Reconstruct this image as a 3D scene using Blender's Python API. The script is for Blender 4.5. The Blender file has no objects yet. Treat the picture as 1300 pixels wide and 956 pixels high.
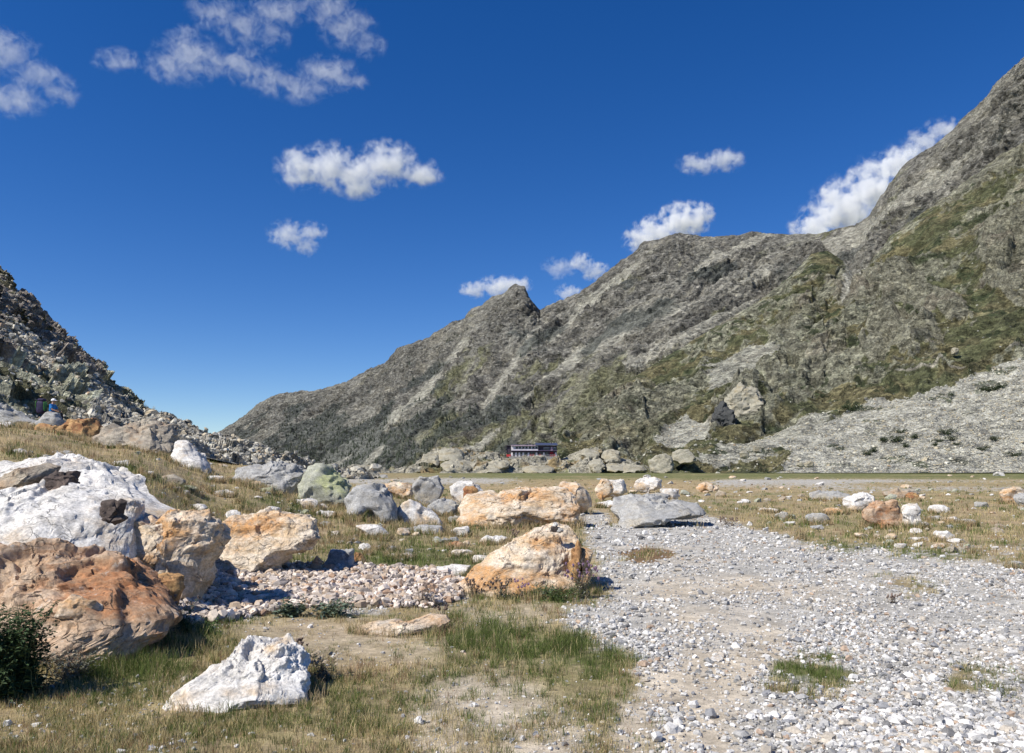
import bpy, bmesh, math, random
import numpy as np
from mathutils import Vector

random.seed(7)
RNG = np.random.default_rng(11)
F = 1020.0          # focal length in photo pixels (photo 1300 px wide)
U0, V0 = 650.0, 597.0   # vanishing point of the level view direction
EYE = 1.7
sc = bpy.context.scene
COL = sc.collection

# ------------------------------------------------------------------ noise
_perm = np.random.default_rng(3).permutation(256).astype(np.int32)
_perm = np.concatenate([_perm, _perm, _perm])
_g = np.random.default_rng(4).normal(size=(256, 3)); _g /= np.linalg.norm(_g, axis=1)[:, None]; _g = _g.astype(np.float32)

from concurrent.futures import ThreadPoolExecutor
_pool = ThreadPoolExecutor(4)
def chunked(fn):
    def run(p, *a, **k):
        p = np.asarray(p, dtype=np.float32)
        if len(p) < 30000: return fn(p, *a, **k)
        r = list(_pool.map(lambda c: fn(c, *a, **k), np.array_split(p, max(4, len(p) // 16000))))
        if isinstance(r[0], tuple): return tuple(np.concatenate(x) for x in zip(*r))
        return np.concatenate(r)
    return run

@chunked
def perlin(p):
    fl = np.floor(p); i = fl.astype(np.int32); f = p - fl
    w = f * f * f * (f * (f * 6 - 15) + 10)
    i &= 255
    out = 0
    for dx in (0, 1):
        wx = w[:, 0] if dx else 1 - w[:, 0]
        a = _perm[(i[:, 0] + dx) & 255]
        for dy in (0, 1):
            wy = w[:, 1] if dy else 1 - w[:, 1]
            b = _perm[a + ((i[:, 1] + dy) & 255)]
            for dz in (0, 1):
                wz = w[:, 2] if dz else 1 - w[:, 2]
                g = _g[_perm[b + ((i[:, 2] + dz) & 255)]]
                out = out + wx * wy * wz * (g[:, 0] * (f[:, 0] - dx) + g[:, 1] * (f[:, 1] - dy) + g[:, 2] * (f[:, 2] - dz))
    return out * 1.5

def fbm(p, oct=4, gain=.5, lac=2.03):
    p = np.asarray(p, dtype=np.float32); s = 0; a = 1.
    for k in range(oct):
        s = s + a * perlin(p + 17.3 * k); a *= gain; p = p * lac
    return s

def ridged(p, oct=4, gain=.5, lac=2.1):
    p = np.asarray(p, dtype=np.float32); s = 0; a = 1.
    for k in range(oct):
        s = s + a * (1 - np.abs(perlin(p + 31.7 * k)) * 2.2); a *= gain; p = p * lac
    return s / (1 / (1 - gain)) 

@chunked
def worley(p, seed=0):
    """F1, F2, cell value"""
    fl = np.floor(p); i = fl.astype(np.int32); n = len(p)
    f1 = np.full(n, 9., np.float32); f2 = np.full(n, 9., np.float32); cid = np.zeros(n)
    for dx in (-1, 0, 1):
        for dy in (-1, 0, 1):
            for dz in (-1, 0, 1):
                c = i + np.array([dx, dy, dz], np.int32)
                h = _perm[_perm[_perm[(c[:, 0] + seed) & 255] + (c[:, 1] & 255)] + (c[:, 2] & 255)]
                ex = c[:, 0] + _perm[h] / np.float32(255) - p[:, 0]; ey = c[:, 1] + _perm[h + 57] / np.float32(255) - p[:, 1]; ez = c[:, 2] + _perm[h + 113] / np.float32(255) - p[:, 2]
                d = np.sqrt(ex * ex + ey * ey + ez * ez)
                m = d < f1
                f2 = np.where(m, f1, np.minimum(f2, d)); cid = np.where(m, h / 255., cid); f1 = np.where(m, d, f1)
    return f1, f2, cid

_bv = (np.random.default_rng(8).normal(size=(256, 3))).astype(np.float32)
@chunked
def facet(p, tilt=(0, 0, 0), k=1., step=.5):
    """broken rock: every cell of a random partition is a plane with its own tilt; returns height, cell value, edge distance"""
    fl = np.floor(p); i = fl.astype(np.int32); n = len(p)
    f1 = np.full(n, 9., np.float32); f2 = np.full(n, 9., np.float32); cid = np.zeros(n, np.int32); off = np.zeros((n, 3), np.float32)
    for dx in (-1, 0, 1):
        for dy in (-1, 0, 1):
            for dz in (-1, 0, 1):
                c = i + np.array([dx, dy, dz], np.int32)
                h = _perm[_perm[_perm[c[:, 0] & 255] + (c[:, 1] & 255)] + (c[:, 2] & 255)]
                e = np.stack([p[:, 0] - c[:, 0] - _perm[h] / np.float32(255), p[:, 1] - c[:, 1] - _perm[h + 57] / np.float32(255), p[:, 2] - c[:, 2] - _perm[h + 113] / np.float32(255)], 1)
                d = np.sqrt((e * e).sum(1)); m = d < f1
                f2 = np.where(m, f1, np.minimum(f2, d)); cid = np.where(m, h, cid); off = np.where(m[:, None], e, off); f1 = np.where(m, d, f1)
    t = _bv[cid] * k + np.array(tilt, np.float32)
    return (off * t).sum(1) + (cid / 255. - .5) * step, (cid / 255.).astype(np.float32), f2 - f1

def sstep(a, b, x):
    t = np.clip((x - a) / (b - a), 0, 1); return t * t * (3 - 2 * t)

def blur(M, k):
    for ax in (0, 1):
        for _ in range(2):
            pad = [(0, 0), (0, 0)]; pad[ax] = (k + 1, k)
            c = np.cumsum(np.pad(M, pad, mode='edge'), axis=ax)
            M = (c[2 * k + 1:] - c[:-2 * k - 1] if ax == 0 else c[:, 2 * k + 1:] - c[:, :-2 * k - 1]) / (2 * k + 1)
    return M

def inpoly(u, v, poly):
    poly = np.array(poly, float); inside = np.zeros(np.shape(u), bool); j = len(poly) - 1
    for i in range(len(poly)):
        (xi, yi), (xj, yj) = poly[i], poly[j]
        c = ((yi > v) != (yj > v)) & (u < (xj - xi) * (v - yi) / (yj - yi + 1e-9) + xi)
        inside ^= c; j = i
    return inside

# ------------------------------------------------------------------ mesh helpers
def mesh_np(name, V, Fc, col=None, smooth=False, attrs=None):
    me = bpy.data.meshes.new(name)
    V = np.ascontiguousarray(V, dtype=np.float32); Fc = np.ascontiguousarray(Fc, dtype=np.int32)
    k = Fc.shape[1]
    me.vertices.add(len(V)); me.vertices.foreach_set('co', V.ravel())
    me.loops.add(Fc.size); me.loops.foreach_set('vertex_index', Fc.ravel())
    me.polygons.add(len(Fc)); me.polygons.foreach_set('loop_start', np.arange(0, Fc.size, k, dtype=np.int32))
    me.polygons.foreach_set('loop_total', np.full(len(Fc), k, dtype=np.int32))
    me.polygons.foreach_set('use_smooth', np.full(len(Fc), bool(smooth)))
    me.update(calc_edges=True)
    if col is not None:
        a = me.attributes.new('Col', 'FLOAT_COLOR', 'POINT')
        c = np.ones((len(V), 4), np.float32); c[:, :3] = col
        a.data.foreach_set('color', c.ravel())
    for kx, arr in (attrs or {}).items():
        a = me.attributes.new(kx, 'FLOAT', 'POINT'); a.data.foreach_set('value', np.ascontiguousarray(arr, dtype=np.float32))
    return me

def link(name, me, mat=None, parent=None, loc=None, **props):
    o = bpy.data.objects.new(name, me); COL.objects.link(o)
    if mat is not None and me is not None: me.materials.append(mat)
    if parent is not None: o.parent = parent
    if loc is not None: o.location = loc
    for k, v in props.items():
        if v is not None: o[k] = v
    return o

def grid_faces(nr, nc):
    r, c = np.meshgrid(np.arange(nr - 1), np.arange(nc - 1), indexing='ij')
    a = (r * nc + c).ravel()
    return np.stack([a, a + 1, a + nc + 1, a + nc], 1)

def grid_normals(P):
    du = np.gradient(P, axis=1); dv = np.gradient(P, axis=0)
    n = np.cross(du, dv); n /= np.linalg.norm(n, axis=2)[..., None] + 1e-9
    return n

_ico = {}
def ico(level):
    if level not in _ico:
        bm = bmesh.new(); bmesh.ops.create_icosphere(bm, subdivisions=level, radius=1)
        V = np.array([v.co[:] for v in bm.verts]); V /= np.linalg.norm(V, axis=1)[:, None]
        T = np.array([[v.index for v in f.verts] for f in bm.faces]); bm.free()
        _ico[level] = (V, T)
    return _ico[level]

def at(u, v, d):
    return np.array([(u - U0) / F * d, d, EYE + (V0 - v) / F * d])

# ------------------------------------------------------------------ materials
def new_mat(name):
    m = bpy.data.materials.new(name); m.use_nodes = True
    nt = m.node_tree; b = nt.nodes['Principled BSDF']
    b.inputs['Specular IOR Level'].default_value = .2
    b.inputs['Roughness'].default_value = .9
    return m, nt, b

def nd(nt, typ, **kw):
    n = nt.nodes.new(typ)
    for k, v in kw.items():
        if k.startswith('i_'): n.inputs[k[2:].replace('_', ' ')].default_value = v
        else: setattr(n, k, v)
    return n

def noise(nt, vec, scale, detail=4, rough=.55, dist=0.):
    n = nd(nt, 'ShaderNodeTexNoise', i_Scale=scale, i_Detail=detail, i_Roughness=rough, i_Distortion=dist)
    if vec is not None: nt.links.new(vec, n.inputs['Vector'])
    return n.outputs['Fac']

def mathn(nt, op, a, b=None, clamp=False):
    n = nd(nt, 'ShaderNodeMath', operation=op, use_clamp=clamp)
    for i, x in enumerate((a, b)):
        if x is None: continue
        if isinstance(x, (int, float)): n.inputs[i].default_value = x
        else: nt.links.new(x, n.inputs[i])
    return n.outputs[0]

def ramp(nt, fac, lo, hi, a=0., b=1.):
    n = nd(nt, 'ShaderNodeMapRange', interpolation_type='SMOOTHSTEP')
    n.inputs[1].default_value = lo; n.inputs[2].default_value = hi; n.inputs[3].default_value = a; n.inputs[4].default_value = b
    nt.links.new(fac, n.inputs[0]); return n.outputs[0]

def mix(nt, fac, a, b, mode='MIX'):
    n = nd(nt, 'ShaderNodeMix', data_type='RGBA', blend_type=mode)
    for i, x in ((0, fac), (6, a), (7, b)):
        if isinstance(x, (int, float)): n.inputs[i].default_value = x
        elif isinstance(x, tuple): n.inputs[i].default_value = (*x, 1)
        else: nt.links.new(x, n.inputs[i])
    return n.outputs[2]

def bump(nt, b, h, strength, dist):
    n = nd(nt, 'ShaderNodeBump'); n.inputs['Strength'].default_value = strength; n.inputs['Distance'].default_value = dist
    nt.links.new(h, n.inputs['Height']); nt.links.new(n.outputs['Normal'], b.inputs['Normal'])

def gray(nt, f, lo, hi):
    """grey multiplier colour from a 0-1 factor"""
    r = ramp(nt, f, .25, .75, lo, hi)
    c = nd(nt, 'ShaderNodeCombineColor')
    for i in range(3): nt.links.new(r, c.inputs[i])
    return c.outputs[0]

def attr_mat(name, scales, lo=.7, hi=1.3, bstr=.6, bdist=.1, coord='Object', rough=.92, cells=()):
    """colour attribute modulated by several octaves of noise, with bump"""
    m, nt, b = new_mat(name)
    a = nd(nt, 'ShaderNodeAttribute', attribute_name='Col')
    tc = nd(nt, 'ShaderNodeTexCoord'); vec = tc.outputs[coord]
    c = a.outputs['Color']; h = None
    for s in scales:
        f = noise(nt, vec, s, 6, .62)
        c = mix(nt, 1., c, gray(nt, f, lo, hi), 'MULTIPLY')
        h = f if h is None else mathn(nt, 'ADD', h, f)
    for s, amt in cells:
        # broken blocks: every cell is a plane with its own tone
        mp = nd(nt, 'ShaderNodeMapping'); mp.inputs['Rotation'].default_value = (.4, .5, .2); mp.inputs['Scale'].default_value = (1, 1, 1.9); nt.links.new(vec, mp.inputs[0])
        nz = nd(nt, 'ShaderNodeTexNoise', i_Scale=s * .7, i_Detail=2.); nt.links.new(vec, nz.inputs['Vector'])
        md = nd(nt, 'ShaderNodeVectorMath', operation='MULTIPLY_ADD'); nt.links.new(nz.outputs['Color'], md.inputs[0]); md.inputs[1].default_value = (.9 / s,) * 3; nt.links.new(mp.outputs[0], md.inputs[2])
        vo = nd(nt, 'ShaderNodeTexVoronoi', i_Scale=s); nt.links.new(md.outputs[0], vo.inputs['Vector'])
        sp = nd(nt, 'ShaderNodeSeparateColor'); nt.links.new(vo.outputs['Color'], sp.inputs[0])
        c = mix(nt, 1., c, gray(nt, sp.outputs[0], 1 - amt, 1 + amt), 'MULTIPLY')
        # tilted plane inside each cell
        pr = nd(nt, 'ShaderNodeVectorMath', operation='SUBTRACT'); sc1 = nd(nt, 'ShaderNodeVectorMath', operation='SCALE'); sc1.inputs[3].default_value = s
        nt.links.new(md.outputs[0], sc1.inputs[0]); nt.links.new(sc1.outputs[0], pr.inputs[0])
        sc2 = nd(nt, 'ShaderNodeVectorMath', operation='SCALE'); sc2.inputs[3].default_value = s; nt.links.new(vo.outputs['Position'], sc2.inputs[0]); nt.links.new(sc2.outputs[0], pr.inputs[1])
        cv = nd(nt, 'ShaderNodeVectorMath', operation='SUBTRACT'); nt.links.new(vo.outputs['Color'], cv.inputs[0]); cv.inputs[1].default_value = (.5, .5, .35)
        dt = nd(nt, 'ShaderNodeVectorMath', operation='DOT_PRODUCT'); nt.links.new(pr.outputs[0], dt.inputs[0]); nt.links.new(cv.outputs[0], dt.inputs[1])
        h = mathn(nt, 'ADD', h, mathn(nt, 'MULTIPLY', dt.outputs['Value'], 1.3 * (scales[0] / s) ** .5))
    nt.links.new(c, b.inputs['Base Color'])
    if bstr: bump(nt, b, h, bstr, bdist)
    b.inputs['Roughness'].default_value = rough
    return m

def rock_mat(name, base, second, stain, lichen, s_amt=.5, l_amt=.2, size=1., dark=(.05, .045, .04), crackw=.5, rust_attr=True, bd=.03):
    """layered rock: two-tone body, stain patches (pushed by the 'rust' attribute), lichen specks, dark cracks"""
    m, nt, b = new_mat(name)
    tc = nd(nt, 'ShaderNodeTexCoord'); oi = nd(nt, 'ShaderNodeObjectInfo')
    off = mathn(nt, 'MULTIPLY', oi.outputs['Random'], 40.)
    cb = nd(nt, 'ShaderNodeCombineXYZ'); 
    for i in range(3): nt.links.new(off, cb.inputs[i])
    va = nd(nt, 'ShaderNodeVectorMath', operation='ADD')
    nt.links.new(tc.outputs['Object'], va.inputs[0]); nt.links.new(cb.outputs[0], va.inputs[1])
    mp = nd(nt, 'ShaderNodeMapping'); mp.inputs['Rotation'].default_value = (.5, .6, .3); mp.inputs['Scale'].default_value = (1, 1, 2.6)
    nt.links.new(va.outputs[0], mp.inputs[0])
    V, W = va.outputs[0], mp.outputs[0]
    n1 = noise(nt, W, 2.2 / size, 8, .68, .4)
    n2 = noise(nt, V, 1.3 / size, 7, .62, .6)
    n3 = noise(nt, V, 9. / size, 8, .75, .3)
    n4 = noise(nt, V, 34. / size, 6, .7)
    c = mix(nt, ramp(nt, n1, .38, .62), base, second)
    sf = n2
    if rust_attr:
        at_ = nd(nt, 'ShaderNodeAttribute', attribute_name='rust')
        sf = mathn(nt, 'ADD', n2, mathn(nt, 'MULTIPLY', at_.outputs['Fac'], .5))
    st = ramp(nt, mathn(nt, 'ADD', sf, mathn(nt, 'MULTIPLY', mathn(nt, 'SUBTRACT', n1, .5), .5)), .53 - .3 * s_amt, .86 - .25 * s_amt)
    st = mathn(nt, 'MULTIPLY', st, ramp(nt, n3, .3, .62, .3, 1.))
    c = mix(nt, st, c, stain)
    # deeper stain core
    c = mix(nt, mathn(nt, 'MULTIPLY', st, ramp(nt, noise(nt, W, 4.5 / size, 7, .7, .8), .5, .66, 0, .7)), c, tuple(x * .62 for x in stain))
    c = mix(nt, ramp(nt, noise(nt, V, 5.5 / size, 8, .8, .2), .66 - .2 * l_amt, .76 - .2 * l_amt, 0, .75), c, lichen)
    # speckle
    c = mix(nt, 1., c, gray(nt, n3, .72, 1.24), 'MULTIPLY')
    c = mix(nt, 1., c, gray(nt, n4, .62, 1.28), 'MULTIPLY')
    # dark hairline cracks
    vo = nd(nt, 'ShaderNodeTexVoronoi', feature='DISTANCE_TO_EDGE', i_Scale=2.6 / size)
    dm = nd(nt, 'ShaderNodeVectorMath', operation='SCALE'); dm.inputs[3].default_value = 1.
    nn = nd(nt, 'ShaderNodeTexNoise', i_Scale=3. / size, i_Detail=5.); nt.links.new(V, nn.inputs['Vector'])
    ad = nd(nt, 'ShaderNodeVectorMath', operation='MULTIPLY_ADD'); nt.links.new(nn.outputs['Color'], ad.inputs[0])
    ad.inputs[1].default_value = (.9 * size,) * 3; nt.links.new(W, ad.inputs[2]); nt.links.new(ad.outputs[0], vo.inputs['Vector'])
    cr = ramp(nt, vo.outputs['Distance'], 0., .035, 1., 0.)
    cr = mathn(nt, 'MULTIPLY', cr, ramp(nt, noise(nt, V, 1.7 / size, 2), .45, .6))
    c = mix(nt, mathn(nt, 'MULTIPLY', cr, crackw), c, dark)
    nt.links.new(c, b.inputs['Base Color'])
    h = mathn(nt, 'ADD', mathn(nt, 'MULTIPLY', n1, .8), mathn(nt, 'MULTIPLY', n3, .8))
    h = mathn(nt, 'ADD', h, mathn(nt, 'MULTIPLY', n4, .35))
    h = mathn(nt, 'SUBTRACT', h, mathn(nt, 'MULTIPLY', cr, .5))
    bump(nt, b, h, .9, bd * size)
    b.inputs['Roughness'].default_value = .88
    return m

WHITE = rock_mat('white_quartz', (.74, .71, .66), (.60, .57, .52), (.54, .40, .25), (.26, .25, .235), .14, .42, dark=(.16, .145, .12), crackw=.7, bd=.018)
RUST = rock_mat('rusty_gneiss', (.50, .38, .27), (.42, .27, .16), (.38, .175, .08), (.60, .55, .48), .42, .45, crackw=.7, bd=.02)
OCHRE = rock_mat('ochre_quartz', (.66, .57, .45), (.55, .41, .26), (.50, .27, .11), (.42, .39, .30), .28, .35, crackw=.6, bd=.02)
GREY = rock_mat('grey_granite', (.40, .395, .375), (.31, .305, .29), (.40, .35, .26), (.46, .46, .38), .25, .35, crackw=.4, bd=.018)
LICHEN = rock_mat('lichen_granite', (.42, .42, .34), (.33, .33, .26), (.40, .42, .21), (.22, .22, .19), .35, .3, crackw=.5, bd=.02)
TAUPE = rock_mat('weathered_taupe', (.41, .36, .28), (.31, .27, .215), (.40, .27, .16), (.48, .47, .42), .3, .35, crackw=.5, bd=.02)
DARK = rock_mat('dark_brown_rock', (.13, .10, .085), (.075, .06, .052), (.19, .13, .10), (.2, .18, .17), .35, .15, crackw=.4)
AMBER = rock_mat('amber_rock', (.46, .29, .13), (.34, .19, .085), (.28, .10, .05), (.52, .40, .24), .35, .25, crackw=.6, bd=.02)
SHADE_ROCK = rock_mat('shadow_black_rock', (.085, .088, .085), (.05, .052, .052), (.13, .12, .10), (.17, .17, .15), .2, .2, crackw=.4)  # near-black body colour paints the shadow of the low crag
FAR = rock_mat('pale_outcrop', (.39, .365, .285), (.31, .29, .22), (.35, .29, .18), (.24, .245, .15), .3, .25, size=9., crackw=.7)

# ------------------------------------------------------------------ ground
DS = np.array([1, 4, 6.4, 8, 10, 14, 18, 24, 32, 45, 60, 80, 120, 200, 300, 700])
ZT = {
 -700: [0, .1, .5, .9, 1.6, 2.6, 3.2, 3.9, 5.0, 6.5, 7.5, 8, 8, 8, 6, 0],
 -100: [0, 0, .05, .35, .9, 1.8, 2.35, 2.95, 3.6, 4.5, 4.8, 5, 5, 4, 2, 0],
 0:    [0, 0, 0, .2, .75, 1.65, 2.15, 2.75, 3.4, 4.25, 4.5, 4.6, 4.6, 4, 2, 0],
 150:  [0, 0, 0, .04, .32, 1.05, 1.65, 2.15, 2.7, 3.55, 3.7, 3.8, 3.8, 3, 1.5, 0],
 300:  [0, 0, 0, 0, 0, .08, .62, 1.2, 1.6, 1.9, 2.05, 2.1, 2.1, 1.8, 1, 0],
 430:  [0, 0, 0, 0, 0, 0, .16, .48, .68, .68, .6, .6, .5, .3, .1, 0],
 600:  [0] * 16, 800: [0] * 16, 2000: [0] * 16}
ZU = np.array(sorted(ZT)); ZA = np.array([ZT[k] for k in sorted(ZT)], float)
LD = np.log(DS)

def ground_z(u, d):
    u = np.asarray(u, float); d = np.asarray(d, float)
    sh = np.broadcast(u, d).shape
    u = np.broadcast_to(u, sh).ravel(); d = np.broadcast_to(d, sh).ravel()
    ld = np.log(np.clip(d, 1, 699)); j = np.clip(np.searchsorted(LD, ld) - 1, 0, len(DS) - 2)
    td = (ld - LD[j]) / (LD[j + 1] - LD[j])
    uu = np.clip(u, -699, 1999); i = np.clip(np.searchsorted(ZU, uu, side='right') - 1, 0, len(ZU) - 2)
    tu = (uu - ZU[i]) / (ZU[i + 1] - ZU[i]); tu = tu * tu * (3 - 2 * tu)
    z = (ZA[i, j] * (1 - td) + ZA[i, j + 1] * td) * (1 - tu) + (ZA[i + 1, j] * (1 - td) + ZA[i + 1, j + 1] * td) * tu
    x = (u - U0) / F * d
    p = np.stack([x, d, np.zeros_like(x)], 1)
    far = np.clip(30 / d, .0, 1)
    hill = np.clip(z / 1.5, 0, 1)
    z = z + perlin(p * .13) * .12 * (.3 + hill) * sstep(6, 12, d) + perlin(p * .55) * (.03 + .05 * hill) + perlin(p * 2.3 + 9) * .018 * far
    # dry stream bed lies a little lower, far flood plain sags slightly
    return z.reshape(sh)

NC, NR = 1000, 560
gu = np.concatenate([np.linspace(-690, -60, 90, endpoint=False), np.linspace(-60, 1360, 830, endpoint=False), np.linspace(1360, 1990, 80)])
gd = np.exp(np.concatenate([np.linspace(math.log(2.2), math.log(60), 430, endpoint=False), np.linspace(math.log(60), math.log(690), 130)]))
GU, GD = np.meshgrid(gu, gd)
GZ = ground_z(GU, GD)
GX = (GU - U0) / F * GD
GV = V0 - (GZ - EYE) / GD * F
GP = np.stack([GX, GD, GZ], 2)

G1 = [(735, 655), (760, 648), (790, 668), (890, 657), (930, 664), (985, 690), (1010, 700), (1100, 712), (1200, 722), (1320, 730), (2300, 760), (2300, 1500), (800, 1500), (830, 960), (812, 866), (795, 828), (715, 798), (705, 775), (790, 762), (765, 745), (757, 715), (745, 690)]
G1b = [(840, 657), (1000, 700), (1100, 712), (1330, 735), (1330, 720), (1200, 712), (1060, 700), (960, 672), (900, 655)]
G2 = [(195, 740), (225, 724), (300, 722), (400, 719), (480, 721), (560, 728), (592, 742), (585, 762), (545, 773), (440, 772), (380, 775), (240, 796), (212, 775)]
SAND = [(800, 775), (930, 768), (1005, 800), (985, 850), (930, 900), (960, 1200), (700, 1200), (780, 900), (860, 840), (870, 805)]
TRAIL = [(790, 744), (900, 740), (1060, 742), (1100, 750), (1000, 757), (880, 757), (780, 752)]

def classify(u, v, x, y):
    """returns weights: gravel, sand, green, straw (0-1 each) for a ground point"""
    p = np.stack([x, y, np.zeros_like(x)], -1).reshape(-1, 3)
    sc_ = np.clip(y.ravel() / 12, .4, 8)
    w1 = (fbm(p * .9, 3) * 14).reshape(x.shape) ; w2 = (fbm(p * .9 + 50, 3) * 7).reshape(x.shape)
    amp = np.clip((v - 600) / 120, .1, 1.3)
    uu, vv = u + w1 * amp * 1.3, v + w2 * amp
    gr = inpoly(uu, vv, G1) | inpoly(uu, vv, G2) | inpoly(uu, vv, G1b)
    n = fbm(p * .35 + 7, 4).reshape(x.shape); n2 = fbm(p * 1.7 + 21, 3).reshape(x.shape)
    gravel = gr.astype(float)
    # bands of gravel over the far flood plain (screen rows translate into distance)
    band = np.zeros_like(x)
    pf = np.stack([x * .012, y * .05, np.zeros_like(x)], -1).reshape(-1, 3)
    bn = fbm(pf, 3).reshape(x.shape)
    def b(u0, u1, v0, v1, s=1.):
        return sstep(u0 - 25, u0 + 25, u) * (1 - sstep(u1 - 30, u1 + 30, u)) * sstep(v0 - 1.2, v0 + .6, v + bn * 3) * (1 - sstep(v1 - .8, v1 + 1, v + bn * 3)) * s
    band = np.maximum.reduce([b(420, 660, 607, 614, .75), b(905, 1340, 609.5, 613., 1.), b(890, 1090, 614.5, 617.5, .8), b(1030, 1340, 617.5, 621, .9), b(880, 1100, 625, 629, .35), b(840, 1000, 634, 640, .3)])
    band *= sstep(-.5, .1, fbm(p * np.array([.15, .4, 1]) + 3, 3).reshape(x.shape) + .25)
    far = v < 645
    gravel = np.maximum(gravel, np.where(far & (y > 24), band, 0))
    pch = (u > 990) & (u < 1300) & (v > 690) & (v < 712)
    gravel = np.where(pch & (n2 > -.1) & (vv > 690) & (vv < 705), .7, gravel)
    sand = (inpoly(uu, vv, SAND) & (n2 > -.28)).astype(float) * .9
    sand = np.maximum(sand, inpoly(uu, vv, TRAIL) * .9)
    # bare path through the dry grass at the bottom left and middle
    sand = np.maximum(sand, (inpoly(uu, vv, [(550, 856), (680, 856), (740, 905), (740, 1100), (500, 1100), (520, 880)]) & (n2 > -.15)) * .9)
    sand = np.maximum(sand, inpoly(uu, vv, [(560, 765), (700, 775), (690, 800), (600, 790)]) * .5)
    sand = np.maximum(sand, inpoly(uu, vv, [(280, 792), (450, 785), (560, 812), (545, 850), (400, 840)]) * .38)
    # green-ness
    green = .28 + n * .5
    def blob(cu, cv, ru, rv, a): return a * np.exp(-(((u - cu) / ru) ** 2 + ((v - cv) / rv) ** 2))
    green = green + blob(450, 722, 130, 16, .8) + blob(560, 712, 70, 14, .7) + blob(360, 645, 70, 12, .3) + blob(620, 820, 90, 40, .6) + blob(745, 835, 60, 25, .5) + blob(260, 800, 60, 20, .6) + blob(160, 850, 100, 35, .5) + blob(1150, 705, 120, 10, .6) + blob(1020, 856, 50, 14, .8) + blob(1050, 690, 80, 12, .3) + blob(700, 750, 60, 14, .8) + blob(505, 700, 60, 12, .3)
    bg_ = fbm(np.stack([x * .02, y * .02, 0 * x], -1).reshape(-1, 3), 4).reshape(x.shape)
    green = green + (.75 + bg_ * .8) * sstep(470, 620, u) * sstep(611, 604, v + bg_ * 7) + blob(420, 800, 160, 14, -.35) + blob(480, 850, 60, 14, -.25) + blob(300, 880, 200, 40, .3) + blob(650, 880, 150, 30, .3) + blob(850, 619, 200, 6, -.35)
    green = np.where(u < 330, green - .12, green)
    patch = inpoly(uu, vv, [(980, 845), (1010, 835), (1085, 842), (1090, 880), (975, 875)]) | inpoly(uu, vv, [(1105, 735), (1185, 742), (1180, 752), (1120, 750)]) | inpoly(uu, vv, [(1200, 850), (1330, 862), (1330, 880), (1200, 880)])
    mound = inpoly(uu, vv, [(787, 700), (800, 694), (845, 696), (852, 706), (840, 713), (795, 714)])
    gravel = np.where(patch | mound, .1, gravel); 
    return np.clip(gravel, 0, 1), np.clip(sand, 0, 1), np.clip(green, 0, 1), mound.astype(float)

gr_, sa_, gn_, mo_ = classify(GU, GV, GX, GD)
pp = GP.reshape(-1, 3)
nE = (fbm(pp * 3.3 + 70, 4, .6)).reshape(GX.shape)
gr_h = gr_
gr_ = sstep(.25, .75, np.clip(blur(gr_, 7) + nE * .45 * (blur(gr_, 9) > .02) * (blur(gr_, 9) < .98), 0, 1))
sa_ = np.clip(blur(sa_, 6) * (1 + nE * .5) + sstep(.05, .5, fbm(pp * .5 + 33, 4).reshape(GX.shape)) * .45 * gr_ * (GV > 690), 0, 1)
c_straw = np.array([.36, .27, .15]); c_green = np.array([.125, .14, .045]); c_soil = np.array([.30, .23, .15]); c_grav = np.array([.40, .38, .335]); c_sand = np.array([.47, .405, .31])
nA = fbm(pp * .8, 4).reshape(GX.shape)[..., None]; nB = fbm(pp * 4, 3).reshape(GX.shape)[..., None]
C = c_straw * (1 - gn_[..., None]) + c_green * gn_[..., None]
C = C * (1 + .25 * nA + .2 * nB)
sm = np.clip(.45 + nB * .8, 0, 1) * np.where(GD[..., None] < 45, .55, .1)
C = C * (1 - sm) + c_soil * sm
C = C * (1 - gr_[..., None]) + c_grav * (1 + .2 * nB) * gr_[..., None]
C = C * (1 - sa_[..., None]) + c_sand * (1 + .15 * nA) * sa_[..., None]
C = C * (1 - mo_[..., None]) + np.array([.2, .13, .07]) * mo_[..., None]
M_GROUND = attr_mat('alpine_ground', (2.2, 14., 70.), .74, 1.26, .5, .02)
me = mesh_np('ground', GP.reshape(-1, 3), grid_faces(*GX.shape), np.clip(C, .01, .8).reshape(-1, 3), smooth=True)
link('ground', me, M_GROUND, kind='structure')
# wide base sheet that carries on to every horizon
m, nt, b = new_mat('valley_floor')
tc = nd(nt, 'ShaderNodeTexCoord')
nt.links.new(mix(nt, ramp(nt, noise(nt, tc.outputs['Object'], .02, 8), .4, .6), (.2, .17, .09), (.10, .12, .05)), b.inputs['Base Color'])
s = 16000.
link('valley_floor', mesh_np('valley_floor', np.array([[-s, -s, -.6], [s, -s, -.6], [s, s, -.6], [-s, s, -.6]]), np.array([[0, 1, 2, 3]])), m, kind='structure')

def hit(u, v):
    """depth at which the view ray through photo pixel (u, v) first meets the ground"""
    ds = np.exp(np.linspace(math.log(3), math.log(650), 900))
    zv = EYE + (V0 - v) / F * ds
    g = ground_z(np.full_like(ds, u), ds)
    k = np.where(zv <= g)[0]
    return float(ds[k[0]]) if len(k) else 600.

# ------------------------------------------------------------------ range patches
def curve(pts, us, k):
    pts = sorted(pts); return np.interp(us, [p[0] for p in pts], [p[k] for p in pts])

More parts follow.
